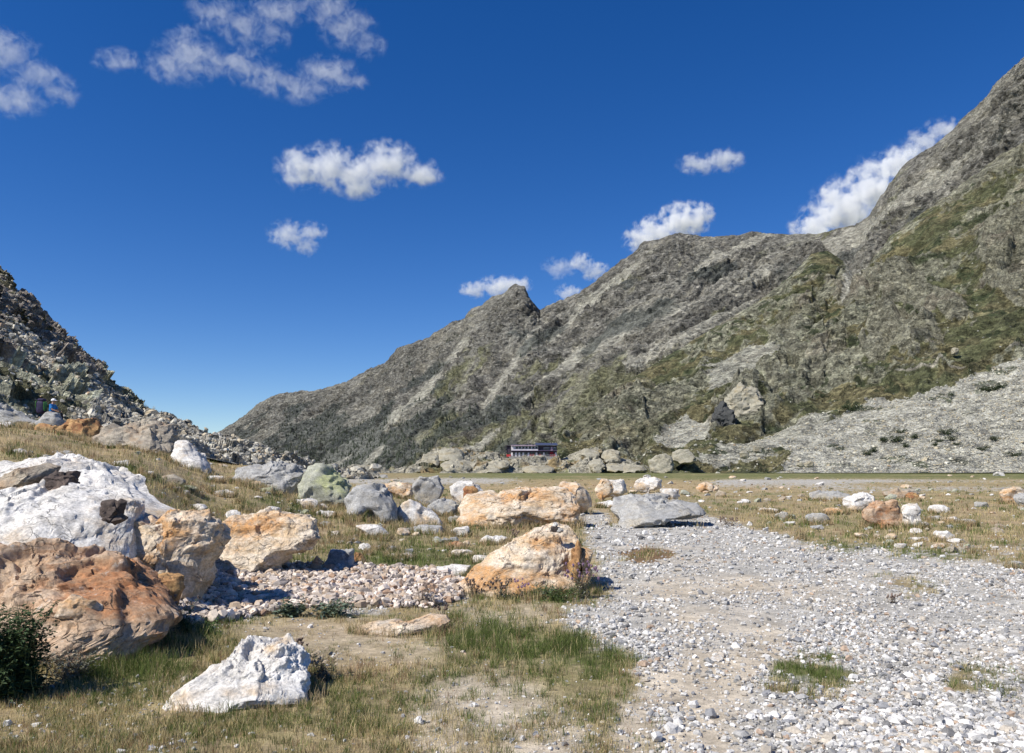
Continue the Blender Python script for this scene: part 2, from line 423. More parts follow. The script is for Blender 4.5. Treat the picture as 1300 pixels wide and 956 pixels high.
def patch(us, ridge, foot, rows, power=1., back=26, tpow=1.):
    T = np.linspace(0, 1, rows) ** tpow
    vr, dr = curve(ridge, us, 1), curve(ridge, us, 2); vf, df = curve(foot, us, 1), curve(foot, us, 2)
    zr = EYE + (V0 - vr) / F * dr; zf = EYE + (V0 - vf) / F * df
    Tb = 1 + np.linspace(.02, 1, back) ** 1.4
    TT = np.concatenate([T, Tb])[:, None]
    step = us[1:] - us[:-1]; w_ = np.exp(-((us[:, None] - us[None, :]) / 45.) ** 2) * np.concatenate([step, step[-1:]])[None, :]
    zs = (w_ @ zr) / w_.sum(axis=1)
    zr = zs + (zr - zs) * sstep(.72, 1., TT)
    up = np.clip(TT, 0, 1); dn = np.clip(TT - 1, 0, 1)
    D = df + (dr - df) * up
    Z = zf + (zr - zf) * up ** power
    X = (us - U0) / F * D
    # behind the ridge the ground falls away
    D = D + dn * (zr - np.minimum(zf, 0)) * 1.3; Z = Z - dn * (zr - np.minimum(zf, 0) + 2)
    X = X + np.zeros_like(D)
    P = np.stack([X, D, Z], 2)
    UU = us + 0 * TT; VV = V0 - (Z - EYE) / D * F
    return P, UU, VV, TT + 0 * us

def displace(P, amount, updist=None):
    n = grid_normals(P); n[n[..., 2] < 0] *= -1
    return P + n * amount[..., None]

# --- far ridge, grey, running from the right down to the valley mouth on the left
RB = [(-200, 640, 4200), (200, 592, 4000), (265, 555, 3900), (285, 544, 3850), (300, 535, 3820), (330, 511, 3700), (352, 500, 3600), (380, 496, 3500), (396, 497, 3450), (420, 490, 3300), (440, 485, 3200), (470, 468, 3100), (490, 460, 3000), (505, 441, 2950), (540, 430, 2800), (575, 408, 2700), (590, 403, 2650), (598, 392, 2620), (610, 388, 2600), (625, 377, 2560), (640, 372, 2500), (648, 364, 2480), (656, 361, 2460), (666, 364, 2450), (672, 376, 2440), (685, 394, 2440), (695, 389, 2420), (715, 380, 2400), (735, 371, 2350), (755, 356, 2320), (775, 342, 2300), (790, 330, 2280), (802, 322, 2260), (818, 306, 2250), (835, 304, 2240), (856, 296, 2220), (880, 298, 2200), (905, 301, 2180), (930, 298, 2160), (960, 296, 2120), (1000, 298, 2050), (1040, 297, 1980), (1060, 292, 1950), (1085, 286, 1900), (1104, 273, 1860), (1112, 258, 1840), (1124, 241, 1820), (1140, 217, 1780), (1152, 205, 1760), (1165, 196, 1740), (1185, 186, 1700), (1205, 169, 1660), (1220, 152, 1640), (1245, 130, 1600), (1262, 108, 1580), (1282, 90, 1550), (1300, 72, 1500), (1340, 45, 1450), (1500, -60, 1300), (1900, -200, 1100)]
FB = [(-200, 606, 2600), (265, 600, 2400), (420, 603, 2000), (520, 604, 1500), (700, 605, 1150), (900, 606, 1000), (1900, 606, 900)]
usb = np.concatenate([np.linspace(-200, 255, 40, endpoint=False), np.linspace(255, 1330, 1150, endpoint=False), np.linspace(1330, 1900, 50)])
P, UU, VV, TT = patch(usb, RB, FB, 520, 1.12)
sh = UU.shape; q = P.reshape(-1, 3)
win = np.clip(sstep(1.0, .86, TT), 0.03, 1) * sstep(0, .08, TT)
# gullies run down and to the left
g = (UU - 230 * TT) / 95.
wv = fbm(q * .0016, 4).reshape(sh)
gul = ridged(np.stack([g + wv * .9, TT * 1.2 + wv * .4, 0 * g], 2).reshape(-1, 3), 5, .55).reshape(sh)
g2 = (UU - 300 * TT) / 26.
gul2 = ridged(np.stack([g2 + wv * 2.5, TT * 5 + wv, 0 * g + 5], 2).reshape(-1, 3), 4, .6).reshape(sh)
rk = ridged(q * .011, 5, .52).reshape(sh); rk2 = fbm(q * .05, 4, .65).reshape(sh)
al, ac = UU * .80 - VV * .60, UU * .60 + VV * .80
st = ridged(np.stack([al / 120 + wv * .8, ac / 26 + wv * 1.5, 0 * al + 3], 2).reshape(-1, 3), 4, .45).reshape(sh)
st2 = fbm(np.stack([al / 40 + wv, ac / 6 + wv * 3, 0 * al + 8], 2).reshape(-1, 3), 5, .65).reshape(sh)
wq = (np.stack([wv] * 3, -1) * .6).reshape(-1, 3)
fa, fac, fae = [x.reshape(sh) for x in facet(q * np.array([.014, .014, .02]) + wq, (.3, 0, .5), .7, .5)]
fb, fbc, fbe = [x.reshape(sh) for x in facet(q * np.array([.04, .04, .055]) + wq, (.2, 0, .3), .8, .5)]
lowf = sstep(.75, .2, TT)
scree = sstep(.22, .5, fbm(np.stack([g * 2.2 + wv * 2, TT * 1.6, 0 * g + 9], 2).reshape(-1, 3), 4).reshape(sh) + .12)
for poly in ([(930, 332), (965, 338), (1000, 318), (968, 345), (940, 362), (935, 352)],):
    pass
def soft(poly, u, v, wob):
    return inpoly(u + wob, v + wob * .5, poly).astype(float)
wob = rk2 * 2.5
sc2 = np.maximum.reduce([soft(p_, UU, VV, wob) for p_ in (
    [(965, 298), (985, 298), (940, 320), (880, 350), (868, 346), (905, 322)],
    [(940, 362), (965, 342), (985, 340), (975, 352), (945, 364)],
    [(890, 385), (870, 385), (760, 425), (700, 470), (640, 520), (700, 480), (800, 430)],
    [(620, 545), (680, 500), (640, 530), (590, 585), (560, 600), (600, 560)],
    [(1000, 372), (960, 395), (880, 430), (800, 470), (790, 466), (870, 420), (950, 385)],
    [(820, 330), (790, 360), (740, 400), (700, 440), (694, 434), (735, 390), (785, 348)],
    [(700, 400), (680, 430), (650, 470), (610, 520), (602, 515), (640, 462), (672, 425)],
    [(600, 430), (560, 480), (520, 520), (470, 560), (464, 556), (512, 512), (552, 470), (590, 430)],
    [(470, 545), (430, 570), (380, 602), (460, 602), (500, 575)],
    [(1232, 188), (1200, 232), (1130, 275), (1095, 305), (1060, 330), (1042, 308), (1100, 280), (1160, 240)])])
scree = np.maximum(scree * .35, sc2)
rockm = 1 - .8 * scree
disp = (gul - .5) * 34 * win + (st - .5) * 22 * win * rockm + (rk - .5) * 12 * rockm * np.clip(win + .2, 0, 1) + (fa * 7 + fb * 4.2) * rockm * np.clip(win + .3, 0, 1) + rk2 * 2.5 * rockm
P = displace(P, disp * sstep(0, .03, TT)); q = P.reshape(-1, 3)
grass = sstep(-.05, .35, fbm(q * .004 + 4, 5, .6).reshape(sh) * .6 + st2 * .35 + lowf * .55 - .35 + (UU - 700) / 2500) * (1 - .5 * sc2)
cr = np.array([.160, .153, .130]); cl = np.array([.33, .315, .255]); cg = np.array([.135, .135, .065]); cf = np.array([.05, .06, .055]); cb_ = np.array([.27, .19, .14])
t1 = (fbm(q * .085, 4, .8).reshape(sh) * .75 + st2 * .45)[..., None]
C = cr * (1 + .7 * t1) * (.78 + .44 * fbc[..., None]) * (.88 + .24 * fac[..., None]) * (1 + .25 * (rk[..., None] - .5))
tan = sstep(.0, .5, fbm(q * .006 + 31, 4).reshape(sh) * .6 + st2 * .5)[..., None] * .38
C = C * (1 - tan) + np.array([.215, .195, .145]) * (1 + .4 * t1) * tan
C = C * (1 - grass[..., None] * .75) + cg * (1 + .4 * t1) * grass[..., None] * .75
C = C * (1 - scree[..., None] * .85) + cl * (1 + .10 * t1) * scree[..., None] * .85
# woods at the valley mouth
wood = sstep(.1, .4, fbm(q * .006 + 77, 4).reshape(sh) + sstep(.85, .2, TT) * .75 * sstep(760, 420, UU) - .1) * sstep(.9, .75, TT)
C = C * (1 - wood[..., None] * .7) + cf * wood[..., None] * .7
M_ROCKFAR = attr_mat('far_mountain_rock', (.07, .3), .72, 1.28, 1., 8., cells=((.06, .14), (.15, .22)))
C = C * 1.17
link('mountain_ridge', mesh_np('mountain_ridge', P.reshape(-1, 3), grid_faces(*sh), np.clip(C, .01, .7).reshape(-1, 3), smooth=True), M_ROCKFAR, kind='structure')
PB, UB, VB, WB, TB = P, UU, VV, wood, TT

# --- nearer slope on the right
RF = [(560, 606, 560), (600, 597, 600), (640, 585, 640), (690, 560, 700), (740, 522, 760), (800, 482, 830), (850, 450, 880), (880, 432, 900), (920, 408, 930), (960, 384, 950), (990, 362, 960), (1010, 345, 965), (1030, 322, 970), (1050, 318, 975), (1075, 335, 960), (1085, 352, 940), (1100, 340, 930), (1130, 300, 920), (1160, 278, 910), (1200, 250, 905), (1250, 212, 900), (1300, 182, 890), (1340, 160, 880), (1500, 60, 850), (1900, -100, 800)]
FFt = [(560, 604, 540), (640, 603, 540), (800, 601.5, 480), (1000, 600.5, 430), (1300, 600, 400), (1900, 600, 390)]
usf = np.concatenate([np.linspace(560, 1320, 1000, endpoint=False), np.linspace(1320, 1900, 90)])
FFt = [(u_, v_, d_) for u_, v_, d_ in zip(usf, curve(FFt, usf, 1), curve(FFt, usf, 2) * (1 + .05 * fbm(np.stack([usf * .004, 0 * usf, 0 * usf], 1), 2)))]
P, UU, VV, TT = patch(usf, RF, FFt, 640, 1.25)
sh = UU.shape; q = P.reshape(-1, 3)
win = np.clip(sstep(1.0, .9, TT), 0.05, 1)
wv = fbm(q * .004, 4).reshape(sh)
rk = ridged(q * np.array([.016, .016, .022]), 4, .42).reshape(sh)
rk2 = ridged(q * .055 + 3, 4, .5).reshape(sh); rk3 = fbm(q * .22, 3, .6).reshape(sh)
wq = (np.stack([wv] * 3, -1) * .7).reshape(-1, 3)
fa, bc, be = [x.reshape(sh) for x in facet(q * np.array([.03, .03, .042]) + wq, (.35, 0, .6), .75, .6)]
al, ac = UU * .84 - VV * .54, UU * .54 + VV * .84
st = ridged(np.stack([al / 110 + wv * .8, ac / 34 + wv * 1.5, 0 * al + 3], 2).reshape(-1, 3), 4, .45).reshape(sh)
st2 = fbm(np.stack([al / 50 + wv, ac / 9 + wv * 2, 0 * al + 8], 2).reshape(-1, 3), 5, .65).reshape(sh)
fb, bb, bbe = [x.reshape(sh) for x in facet(q * np.array([.09, .09, .13]) + wq, (.3, 0, .4), .8, .6)]
fc, b3, b3e = [x.reshape(sh) for x in facet(q * np.array([.24, .24, .33]) + wq, (.2, 0, .2), .8, .6)]
wob = (rk2 - .4) * 22 + wv * 14 + rk3 * 4
def S(poly, wv_=1.): return inpoly(UU + wob * wv_, VV + wob * wv_ * .6, poly).astype(float)
crag = np.maximum.reduce([S([(1055, 385), (1075, 350), (1120, 335), (1165, 340), (1180, 365), (1225, 385), (1240, 410), (1215, 415), (1175, 395), (1130, 385), (1085, 400)]),
    S([(1095, 450), (1105, 410), (1150, 395), (1195, 410), (1205, 435), (1170, 455), (1120, 460)]),
    S([(905, 560), (905, 530), (915, 505), (945, 486), (968, 492), (960, 515), (930, 530), (915, 552)], .4),
    S([(1240, 300), (1275, 265), (1340, 250), (1340, 340), (1290, 390), (1250, 370)]),
    S([(1180, 250), (1250, 205), (1330, 180), (1330, 215), (1250, 245), (1190, 275)]) * .8,
    S([(1000, 445), (1060, 415), (1090, 430), (1050, 480), (1000, 500), (960, 495)]) * .7,
    S([(720, 545), (760, 500), (820, 480), (880, 500), (850, 560), (780, 575)]) * .5,
    S([(960, 420), (1010, 385), (1050, 375), (1040, 400), (990, 430)]) * .7])
screef = S([(1035, 548), (1080, 520), (1130, 505), (1180, 500), (1240, 478), (1340, 440), (1500, 420), (1950, 400), (1950, 620), (990, 605), (1010, 575), (960, 560)], .5)
screef = np.maximum(screef, S([(830, 560), (870, 530), (905, 540), (905, 560), (850, 575)], .4) * .8)
screef = np.maximum(screef, S([(1000, 540), (1060, 520), (1035, 560), (930, 592), (880, 590), (940, 560)], .5) * .7)
screef = np.maximum(screef, S([(895, 470), (950, 440), (1010, 430), (960, 470), (900, 500)], .6) * .6)
screef = np.maximum(screef, S([(1075, 330), (1100, 300), (1110, 320), (1085, 375), (1068, 385)], .3) * .9)
grassn = fbm(q * .013 + 40, 5, .62).reshape(sh)
gfield = grassn * .8 + .10 + .25 * fbm(q * .06 + 11, 3).reshape(sh) + st2 * .4
for cu, cv, ru, rv, a in ((1210, 300, 60, 30, .42), (1270, 420, 50, 50, .5), (1230, 460, 60, 25, .5), (1120, 480, 70, 16, .4), (880, 590, 90, 9, 1.2), (980, 583, 50, 10, 1.), (760, 585, 60, 10, .5), (780, 470, 60, 30, .2), (1000, 400, 50, 30, .2), (1290, 230, 30, 20, .3)):
    gfield = gfield + a * np.exp(-((UU - cu) / ru) ** 2 - ((VV - cv) / rv) ** 2)
grass = sstep(-.02, .22, gfield) * (1 - crag * .9) * (1 - screef)
rockm = np.clip(1 - screef - grass * .65, .12, 1)
crs = blur(crag, 7)
edge = sstep(0, .3, be)
rockm = blur(rockm, 3)
disp = (rk - .5) * 13 * np.clip(win, .1, 1) * (.35 + .65 * rockm) + (rk2 - .5) * 1.2 * rockm + (st - .5) * 16 * np.clip(win, .2, 1) * (.4 + .6 * rockm)
disp = disp + fa * (2.6 * rockm + 6.5 * crs) + fb * (1.7 * rockm + 1.6 * crs) + fc * .75 * np.clip(rockm + .15, 0, 1) + crs * 4
disp = disp * (1 - .8 * blur(screef, 5)) + screef * rk3 * .35
P = displace(P, disp * sstep(0, .03, TT) * np.clip(win + .25, 0, 1)); q = P.reshape(-1, 3)
t1 = (fbm(q * .16, 4, .8).reshape(sh) * .85 + st2 * .4)[..., None]
C = np.array([.215, .212, .15]) * (1 + .65 * t1) * (.72 + .34 * bb[..., None] + .24 * b3[..., None])
tan = sstep(-.05, .35, fbm(q * .012 + 91, 4).reshape(sh) + st2 * .3)[..., None] * .45
C = C * (1 - tan) + np.array([.30, .29, .21]) * (1 + .35 * t1) * tan
C = C * (1 - crag[..., None] * .6) + np.array([.20, .19, .145]) * (1 + .4 * t1) * crag[..., None] * .6
pink = sstep(.3, .5, fbm(q * .018 + 61, 4).reshape(sh))[..., None] * .14 * (1 - grass[..., None])
C = C * (1 - pink) + np.array([.30, .20, .155]) * pink
gm = (sstep(-.3, .4, fbm(q * .03 + 12, 4).reshape(sh)))[..., None]
CG = np.array([.068, .074, .028]) * (1 - gm) + np.array([.13, .112, .05]) * gm
C = C * (1 - grass[..., None] * .85) + CG * (1 + .35 * t1) * grass[..., None] * .85
C = C * (1 - screef[..., None]) + np.array([.36, .35, .295]) * (1 + .12 * t1) * screef[..., None]
jun = sstep(.34, .46, fbm(q * .05 + 33, 4, .6).reshape(sh)) * (1 - crag) * np.where(screef > .5, sstep(.0, .3, fbm(q * .01 + 3, 2).reshape(sh)), 1.)
C = C * (1 - jun[..., None] * .85) + np.array([.04, .052, .024]) * jun[..., None] * .85
# footpath traversing the slope
pv = np.interp(UU, [1130, 1180, 1215, 1250, 1300, 1400], [480, 472, 466, 455, 442, 425])
fp = sstep(1.3, .5, np.abs(VV - pv + wv * 4)) * (UU > 1140) * .7
C = C * (1 - fp[..., None]) + np.array([.36, .33, .27]) * fp[..., None]
C = C * (1.12 - .04 * screef[..., None])
M_ROCKMID = attr_mat('near_slope_rock', (.12, .8), .7, 1.3, 1., 3., cells=((.16, .24), (.45, .2)))
link('mountain_slope', mesh_np('mountain_slope', P.reshape(-1, 3), grid_faces(*sh), np.clip(C, .01, .7).reshape(-1, 3), smooth=True), M_ROCKMID, kind='structure')
PF, UF, VF, SF, GF = P, UU, VV, screef, grass

# --- rocky hillside on the left
RL = [(-700, 60, 300), (-200, 230, 280), (-40, 318, 270), (0, 338, 262), (6, 344, 262), (12, 364, 262), (22, 369, 262), (35, 376, 262), (45, 390, 262), (60, 402, 262), (75, 418, 262), (88, 430, 262), (98, 444, 262), (108, 462, 262), (120, 472, 262), (135, 482, 260), (150, 491, 258), (165, 505, 255), (180, 515, 250), (190, 521, 225), (200, 528, 190), (215, 535, 170), (240, 549, 150), (270, 561, 140), (300, 568, 130), (330, 575, 125), (365, 586, 125), (400, 595, 135), (430, 602, 150), (480, 608, 160)]
FL = [(-700, 560, 40), (0, 540, 42), (100, 549, 44), (190, 566, 48), (300, 589, 58), (400, 602, 85), (480, 611, 120)]
usl = np.concatenate([np.linspace(-700, -40, 60, endpoint=False), np.linspace(-40, 480, 620)])
P, UU, VV, TT = patch(usl, RL, FL, 480, 1.25)
sh = UU.shape; q = P.reshape(-1, 3)
win = np.clip(sstep(1.0, .9, TT), .06, 1) * sstep(0, .04, TT)
rk = ridged(q * .035, 5, .6).reshape(sh); rk2 = ridged(q * .13 + 5, 4, .62).reshape(sh); rk3 = fbm(q * .6, 4, .6).reshape(sh)
wq = fbm(q * .03, 3)[:, None] * .6
fa, bc, _e = [x.reshape(sh) for x in facet(q * np.array([.075, .075, .06]) + wq, (.5, 0, .4), .7, .5)]
fb, bc2, _e = [x.reshape(sh) for x in facet(q * .27 + wq, (.3, 0, .3), .8, .6)]
fc, bc3, _e = [x.reshape(sh) for x in facet(q * .8 + wq, (0, 0, 0), .8, .7)]
wob = (rk2 - .4) * 20 + rk3 * 5
def S(poly, k=1.): return inpoly(UU + wob * k, VV + wob * k, poly).astype(float)
crag = np.maximum(S([(-800, -50), (0, 330), (30, 370), (120, 465), (200, 522), (170, 520), (120, 480), (90, 455), (50, 430), (10, 415), (-40, 410), (-800, 300)]),
       S([(-800, 430), (0, 455), (45, 465), (90, 480), (110, 505), (115, 530), (60, 545), (0, 540), (-800, 540)]))
spur = S([(60, 430), (95, 445), (120, 475), (100, 478), (65, 455)])
crag = np.maximum(crag, spur)
disp = (rk - .5) * 4.5 * win + (fa * (.8 + 2. * crag) + fb * (.6 + .8 * crag)) * win + fc * .28 * np.clip(TT * 3 + .2, 0, 1) + rk3 * .12
P = displace(P, disp * sstep(0, .03, TT))
t1 = fbm(q * .4, 5, .7).reshape(sh)[..., None]
C = np.array([.47, .44, .37]) * (1 + .3 * t1) * (.75 + .5 * bc3[..., None])
upper = ((VV < 470) | (spur > 0))[..., None]
CC = np.where(upper, np.array([.29, .25, .21]), np.array([.44, .43, .31])) * (1 + .4 * t1) * (.7 + .3 * bc2[..., None] + .3 * bc3[..., None])
C = C * (1 - crag[..., None]) + CC * crag[..., None]
gs = sstep(.12, .3, fbm(q * .09 + 8, 4).reshape(sh)) * np.where(crag > .5, .8, .32)
C = C * (1 - gs[..., None]) + np.array([.09, .088, .036]) * (1 + .3 * t1) * gs[..., None]
C = C * 1.2
M_HILL = attr_mat('hillside_rock', (.4, 5.), .7, 1.3, 1., .7, cells=((.6, .22), (1.8, .2)))
link('hillside', mesh_np('hillside', P.reshape(-1, 3), grid_faces(*sh), np.clip(C, .01, .7).reshape(-1, 3), smooth=False), M_HILL, kind='structure')
PL, UL, VL, CL, TL = P, UU, VV, crag, TT

# ------------------------------------------------------------------ scatter helpers
def scatter(Pg, Ug, Vg, W, n, rng):
    """n points on a grid surface, chosen by apparent area times weight W (cell-centred on rows/cols)"""
    du = np.abs(Ug[:-1, 1:] - Ug[:-1, :-1]); dv = np.abs(Vg[1:, :-1] - Vg[:-1, :-1])
    A = du * dv * W[:-1, :-1]
    A = np.where((Vg[:-1, :-1] < 1100), A, 0)
    c = np.cumsum(A.ravel()); r = rng.random(n) * c[-1]
    k = np.searchsorted(c, r); i, j = np.unravel_index(np.clip(k, 0, A.size - 1), A.shape)
    a, b_ = rng.random(n)[:, None], rng.random(n)[:, None]
    return (Pg[i, j] * (1 - a) * (1 - b_) + Pg[i, j + 1] * a * (1 - b_) + Pg[i + 1, j] * (1 - a) * b_ + Pg[i + 1, j + 1] * a * b_), i, j

_v = []
_rs = np.random.default_rng(5)
for k in range(14):
    # irregular block: a jittered octagonal prism with unequal, tilted top and bottom
    a = np.linspace(0, 2 * math.pi, 5, endpoint=False) + _rs.uniform(-.38, .38, 5); r = _rs.uniform(.7, 1.15, 5)
    ring = np.stack([np.cos(a) * r, np.sin(a) * r, _rs.uniform(-.35, .3, 5)], 1)
    k1, k2 = _rs.uniform(.35, .75), _rs.uniform(.4, .8)
    top = ring * [k1, k1, 0] + [_rs.uniform(-.2, .2), _rs.uniform(-.2, .2), _rs.uniform(.6, .9)] + np.stack([0 * a, 0 * a, _rs.uniform(-.22, .22, 5)], 1)
    bot = ring * [k2, k2, 0] + [0, 0, -.8]
    _v.append(np.concatenate([ring, top, bot]))
STONES = np.array(_v)
_t = []
for _i in range(5):
    _j = (_i + 1) % 5
    _t += [(_i, _j, 5 + _j), (_i, 5 + _j, 5 + _i), (10 + _i, 10 + _j, _j), (10 + _i, _j, _i)]
_t += [(5, 6, 7), (5, 7, 8), (5, 8, 9), (10, 12, 11), (10, 13, 12), (10, 14, 13)]
STONE_T = np.array(_t)

def stones_mesh(name, pos, size, col, rng, flat=.6, sink=.2, tilt=.35):
    n = len(pos); k = rng.integers(0, len(STONES), n)
    S_ = STONES[k] * (size[:, None, None] * .5)
    S_ = S_ * np.stack([rng.uniform(.8, 1.35, n), rng.uniform(.65, 1., n), flat * rng.uniform(.7, 1.3, n)], 1)[:, None, :]
    ax = rng.normal(size=(n, 3)) * tilt; ax[:, 2] = 0
    # small tilt about x/y then spin about z
    cx, sx = np.cos(ax[:, 0]), np.sin(ax[:, 0]); y, z = S_[..., 1].copy(), S_[..., 2].copy()
    S_[..., 1] = y * cx[:, None] - z * sx[:, None]; S_[..., 2] = y * sx[:, None] + z * cx[:, None]
    a = rng.uniform(0, 6.283, n); ca, sa = np.cos(a), np.sin(a); x, y = S_[..., 0].copy(), S_[..., 1].copy()
    S_[..., 0] = x * ca[:, None] - y * sa[:, None]; S_[..., 1] = x * sa[:, None] + y * ca[:, None]
    zz = size * flat * .5 * (1 - 2 * sink)
    V = S_ + pos[:, None, :]; V[..., 2] += zz[:, None]
    nv = STONES.shape[1]
    Fc = (STONE_T[None] + (np.arange(n) * nv)[:, None, None]).reshape(-1, 3)
    return mesh_np(name, V.reshape(-1, 3), Fc, np.repeat(col, nv, axis=0))

PAL = np.array([[.49, .475, .445], [.62, .60, .565], [.38, .37, .35], [.25, .25, .255], [.44, .39, .32], [.40, .30, .22], [.17, .165, .16], [.70, .68, .64]])
def stone_cols(n, rng, w=(3, 3, 3, 1.6, 2, .6, .8, 1.2), tint=(1, 1, 1)):
    w = np.array(w) / sum(w); c = PAL[rng.choice(len(PAL), n, p=w)] * rng.uniform(.8, 1.15, (n, 1)); return c * np.array(tint)
M_STONE = attr_mat('loose_stones', (20., 90.), .8, 1.2, .4, .006)
M_BLOCK = attr_mat('talus_blocks', (1.2, 6.), .72, 1.28, .6, .08)

# gravel on the dry stream bed
Wg = gr_ ** 1.3 * (1 - .85 * np.clip(sa_, 0, 1)) * (GV > 640)
clump = sstep(-.45, .25, fbm(GP.reshape(-1, 3) * .9 + 80, 4).reshape(GX.shape))
G2m = inpoly(GU, GV, G2)
Wg = Wg * np.where(G2m, 1., .25 + .75 * clump)
rs = np.random.default_rng(21)
pos, i, j = scatter(GP, GU, GV, np.where(G2m, 0, Wg), 125000, rs)
sz = np.clip(np.exp(rs.normal(math.log(.029), .58, len(pos))), .011, .15) * np.clip(pos[:, 1] / 14, .75, 1.7)
link('gravel', stones_mesh('gravel', pos, sz, stone_cols(len(pos), rs), rs, .55, .18), M_STONE, kind='stuff', label='pale grey pebbles and gravel of the dry stream bed', category='gravel')
# stray pebbles over sand and grass
Wn = (1 - gr_) * (.12 + .9 * sstep(.1, .5, fbm(GP.reshape(-1, 3) * .6 + 14, 4).reshape(GX.shape))) + sa_ * .6
pos, i, j = scatter(GP, GU, GV, Wn * (GV > 606), 9000, rs)
sz = np.clip(np.exp(rs.normal(math.log(.035), .5, len(pos))), .012, .2) * np.clip(pos[:, 1] / 14, .6, 5)
link('scattered_pebbles', stones_mesh('scattered_pebbles', pos, sz, stone_cols(len(pos), rs), rs, .55, .3), M_STONE, kind='stuff', label='small pale pebbles scattered over sand and short grass', category='pebbles')
# angular cobbles of the bank in the middle
pos, i, j = scatter(GP, GU, GV, G2m * 1., 10000, rs)
sz = np.clip(np.exp(rs.normal(math.log(.078), .38, len(pos))), .03, .2)
pos[:, 2] += rs.uniform(-.01, .06, len(pos))
link('cobbles', stones_mesh('cobbles', pos, sz, stone_cols(len(pos), rs, (3, 2.4, 1.5, .5, 3.4, 1.3, .3, 1.5), (1.05, .94, .86)), rs, .6, .2, .45), M_STONE, kind='stuff', label='bank of angular pinkish grey cobbles below the ochre boulders', category='cobbles')
# talus blocks on the left hillside
Wt = (1 - CL * .85) * (TL < 1.0) * (TL > .005)
pos, i, j = scatter(PL, UL, VL, Wt * (UL > -120), 22000, rs)
sz = np.clip(np.exp(rs.normal(math.log(.48), .5, len(pos))), .2, 2.4) * np.clip(pos[:, 1] / 110, .55, 1.4)
link('talus_blocks', stones_mesh('talus_blocks', pos, sz, stone_cols(len(pos), rs, (3, .6, 2, 1.5, 3, .5, 1, .1), (.98, .95, .84)), rs, .7, .25, .6), M_BLOCK, kind='stuff', label='grey talus blocks strewn down the left hillside', category='talus')
# scree blocks under the right slope
pos, i, j = scatter(PF, UF, VF, (SF > .3) * (.4 + SF) * (UF < 1400), 42000, rs)
sz = np.clip(np.exp(rs.normal(math.log(.72), .5, len(pos))), .3, 5)
link('scree_blocks', stones_mesh('scree_blocks', pos, sz, stone_cols(len(pos), rs, (3, 1.4, 2, 1, 3.4, .2, .5, .3), (.90, .89, .76)), rs, .5, .4, .4), M_BLOCK, kind='stuff', label='pale scree blocks covering the foot of the right slope', category='scree')
# loose boulders dotted over the grass of the right slope
pos, i, j = scatter(PF, UF, VF, GF * (.3 + 2 * (VF > 560)) * (UF < 1400), 1500, rs)
sz = np.clip(np.exp(rs.normal(math.log(1.0), .5, len(pos))), .5, 5)
link('slope_stones', stones_mesh('slope_stones', pos, sz, stone_cols(len(pos), rs, (3, 2, 2, 1, 3, .2, .5, 1), (.72, .72, .62)), rs, .6, .4, .5), M_BLOCK, kind='stuff', label='pale stones dotted over the grassy right slope', category='stones')

# ------------------------------------------------------------------ boulders
def radial(poly_xz, th):
    """distance from the origin to the polygon boundary in direction th (star-shaped outline)"""
    P = np.array(poly_xz, float); Q = np.roll(P, -1, axis=0); e = Q - P
    c, s_ = np.cos(th)[:, None], np.sin(th)[:, None]
    den = c * e[:, 1] - s_ * e[:, 0]
    den = np.where(np.abs(den) < 1e-9, 1e-9, den)
    t = (P[:, 0] * e[:, 1] - P[:, 1] * e[:, 0]) / den
    k = (P[:, 0] * s_[:, :] - P[:, 1] * c) / np.where(np.abs(den) < 1e-9, 1e-9, den)
    ok = (t > 0) & (k >= -.001) & (k <= 1.001)
    t = np.where(ok, t, -1)
    r = t.max(axis=1)
    return np.where(r < 0, np.abs(P).mean(), r)

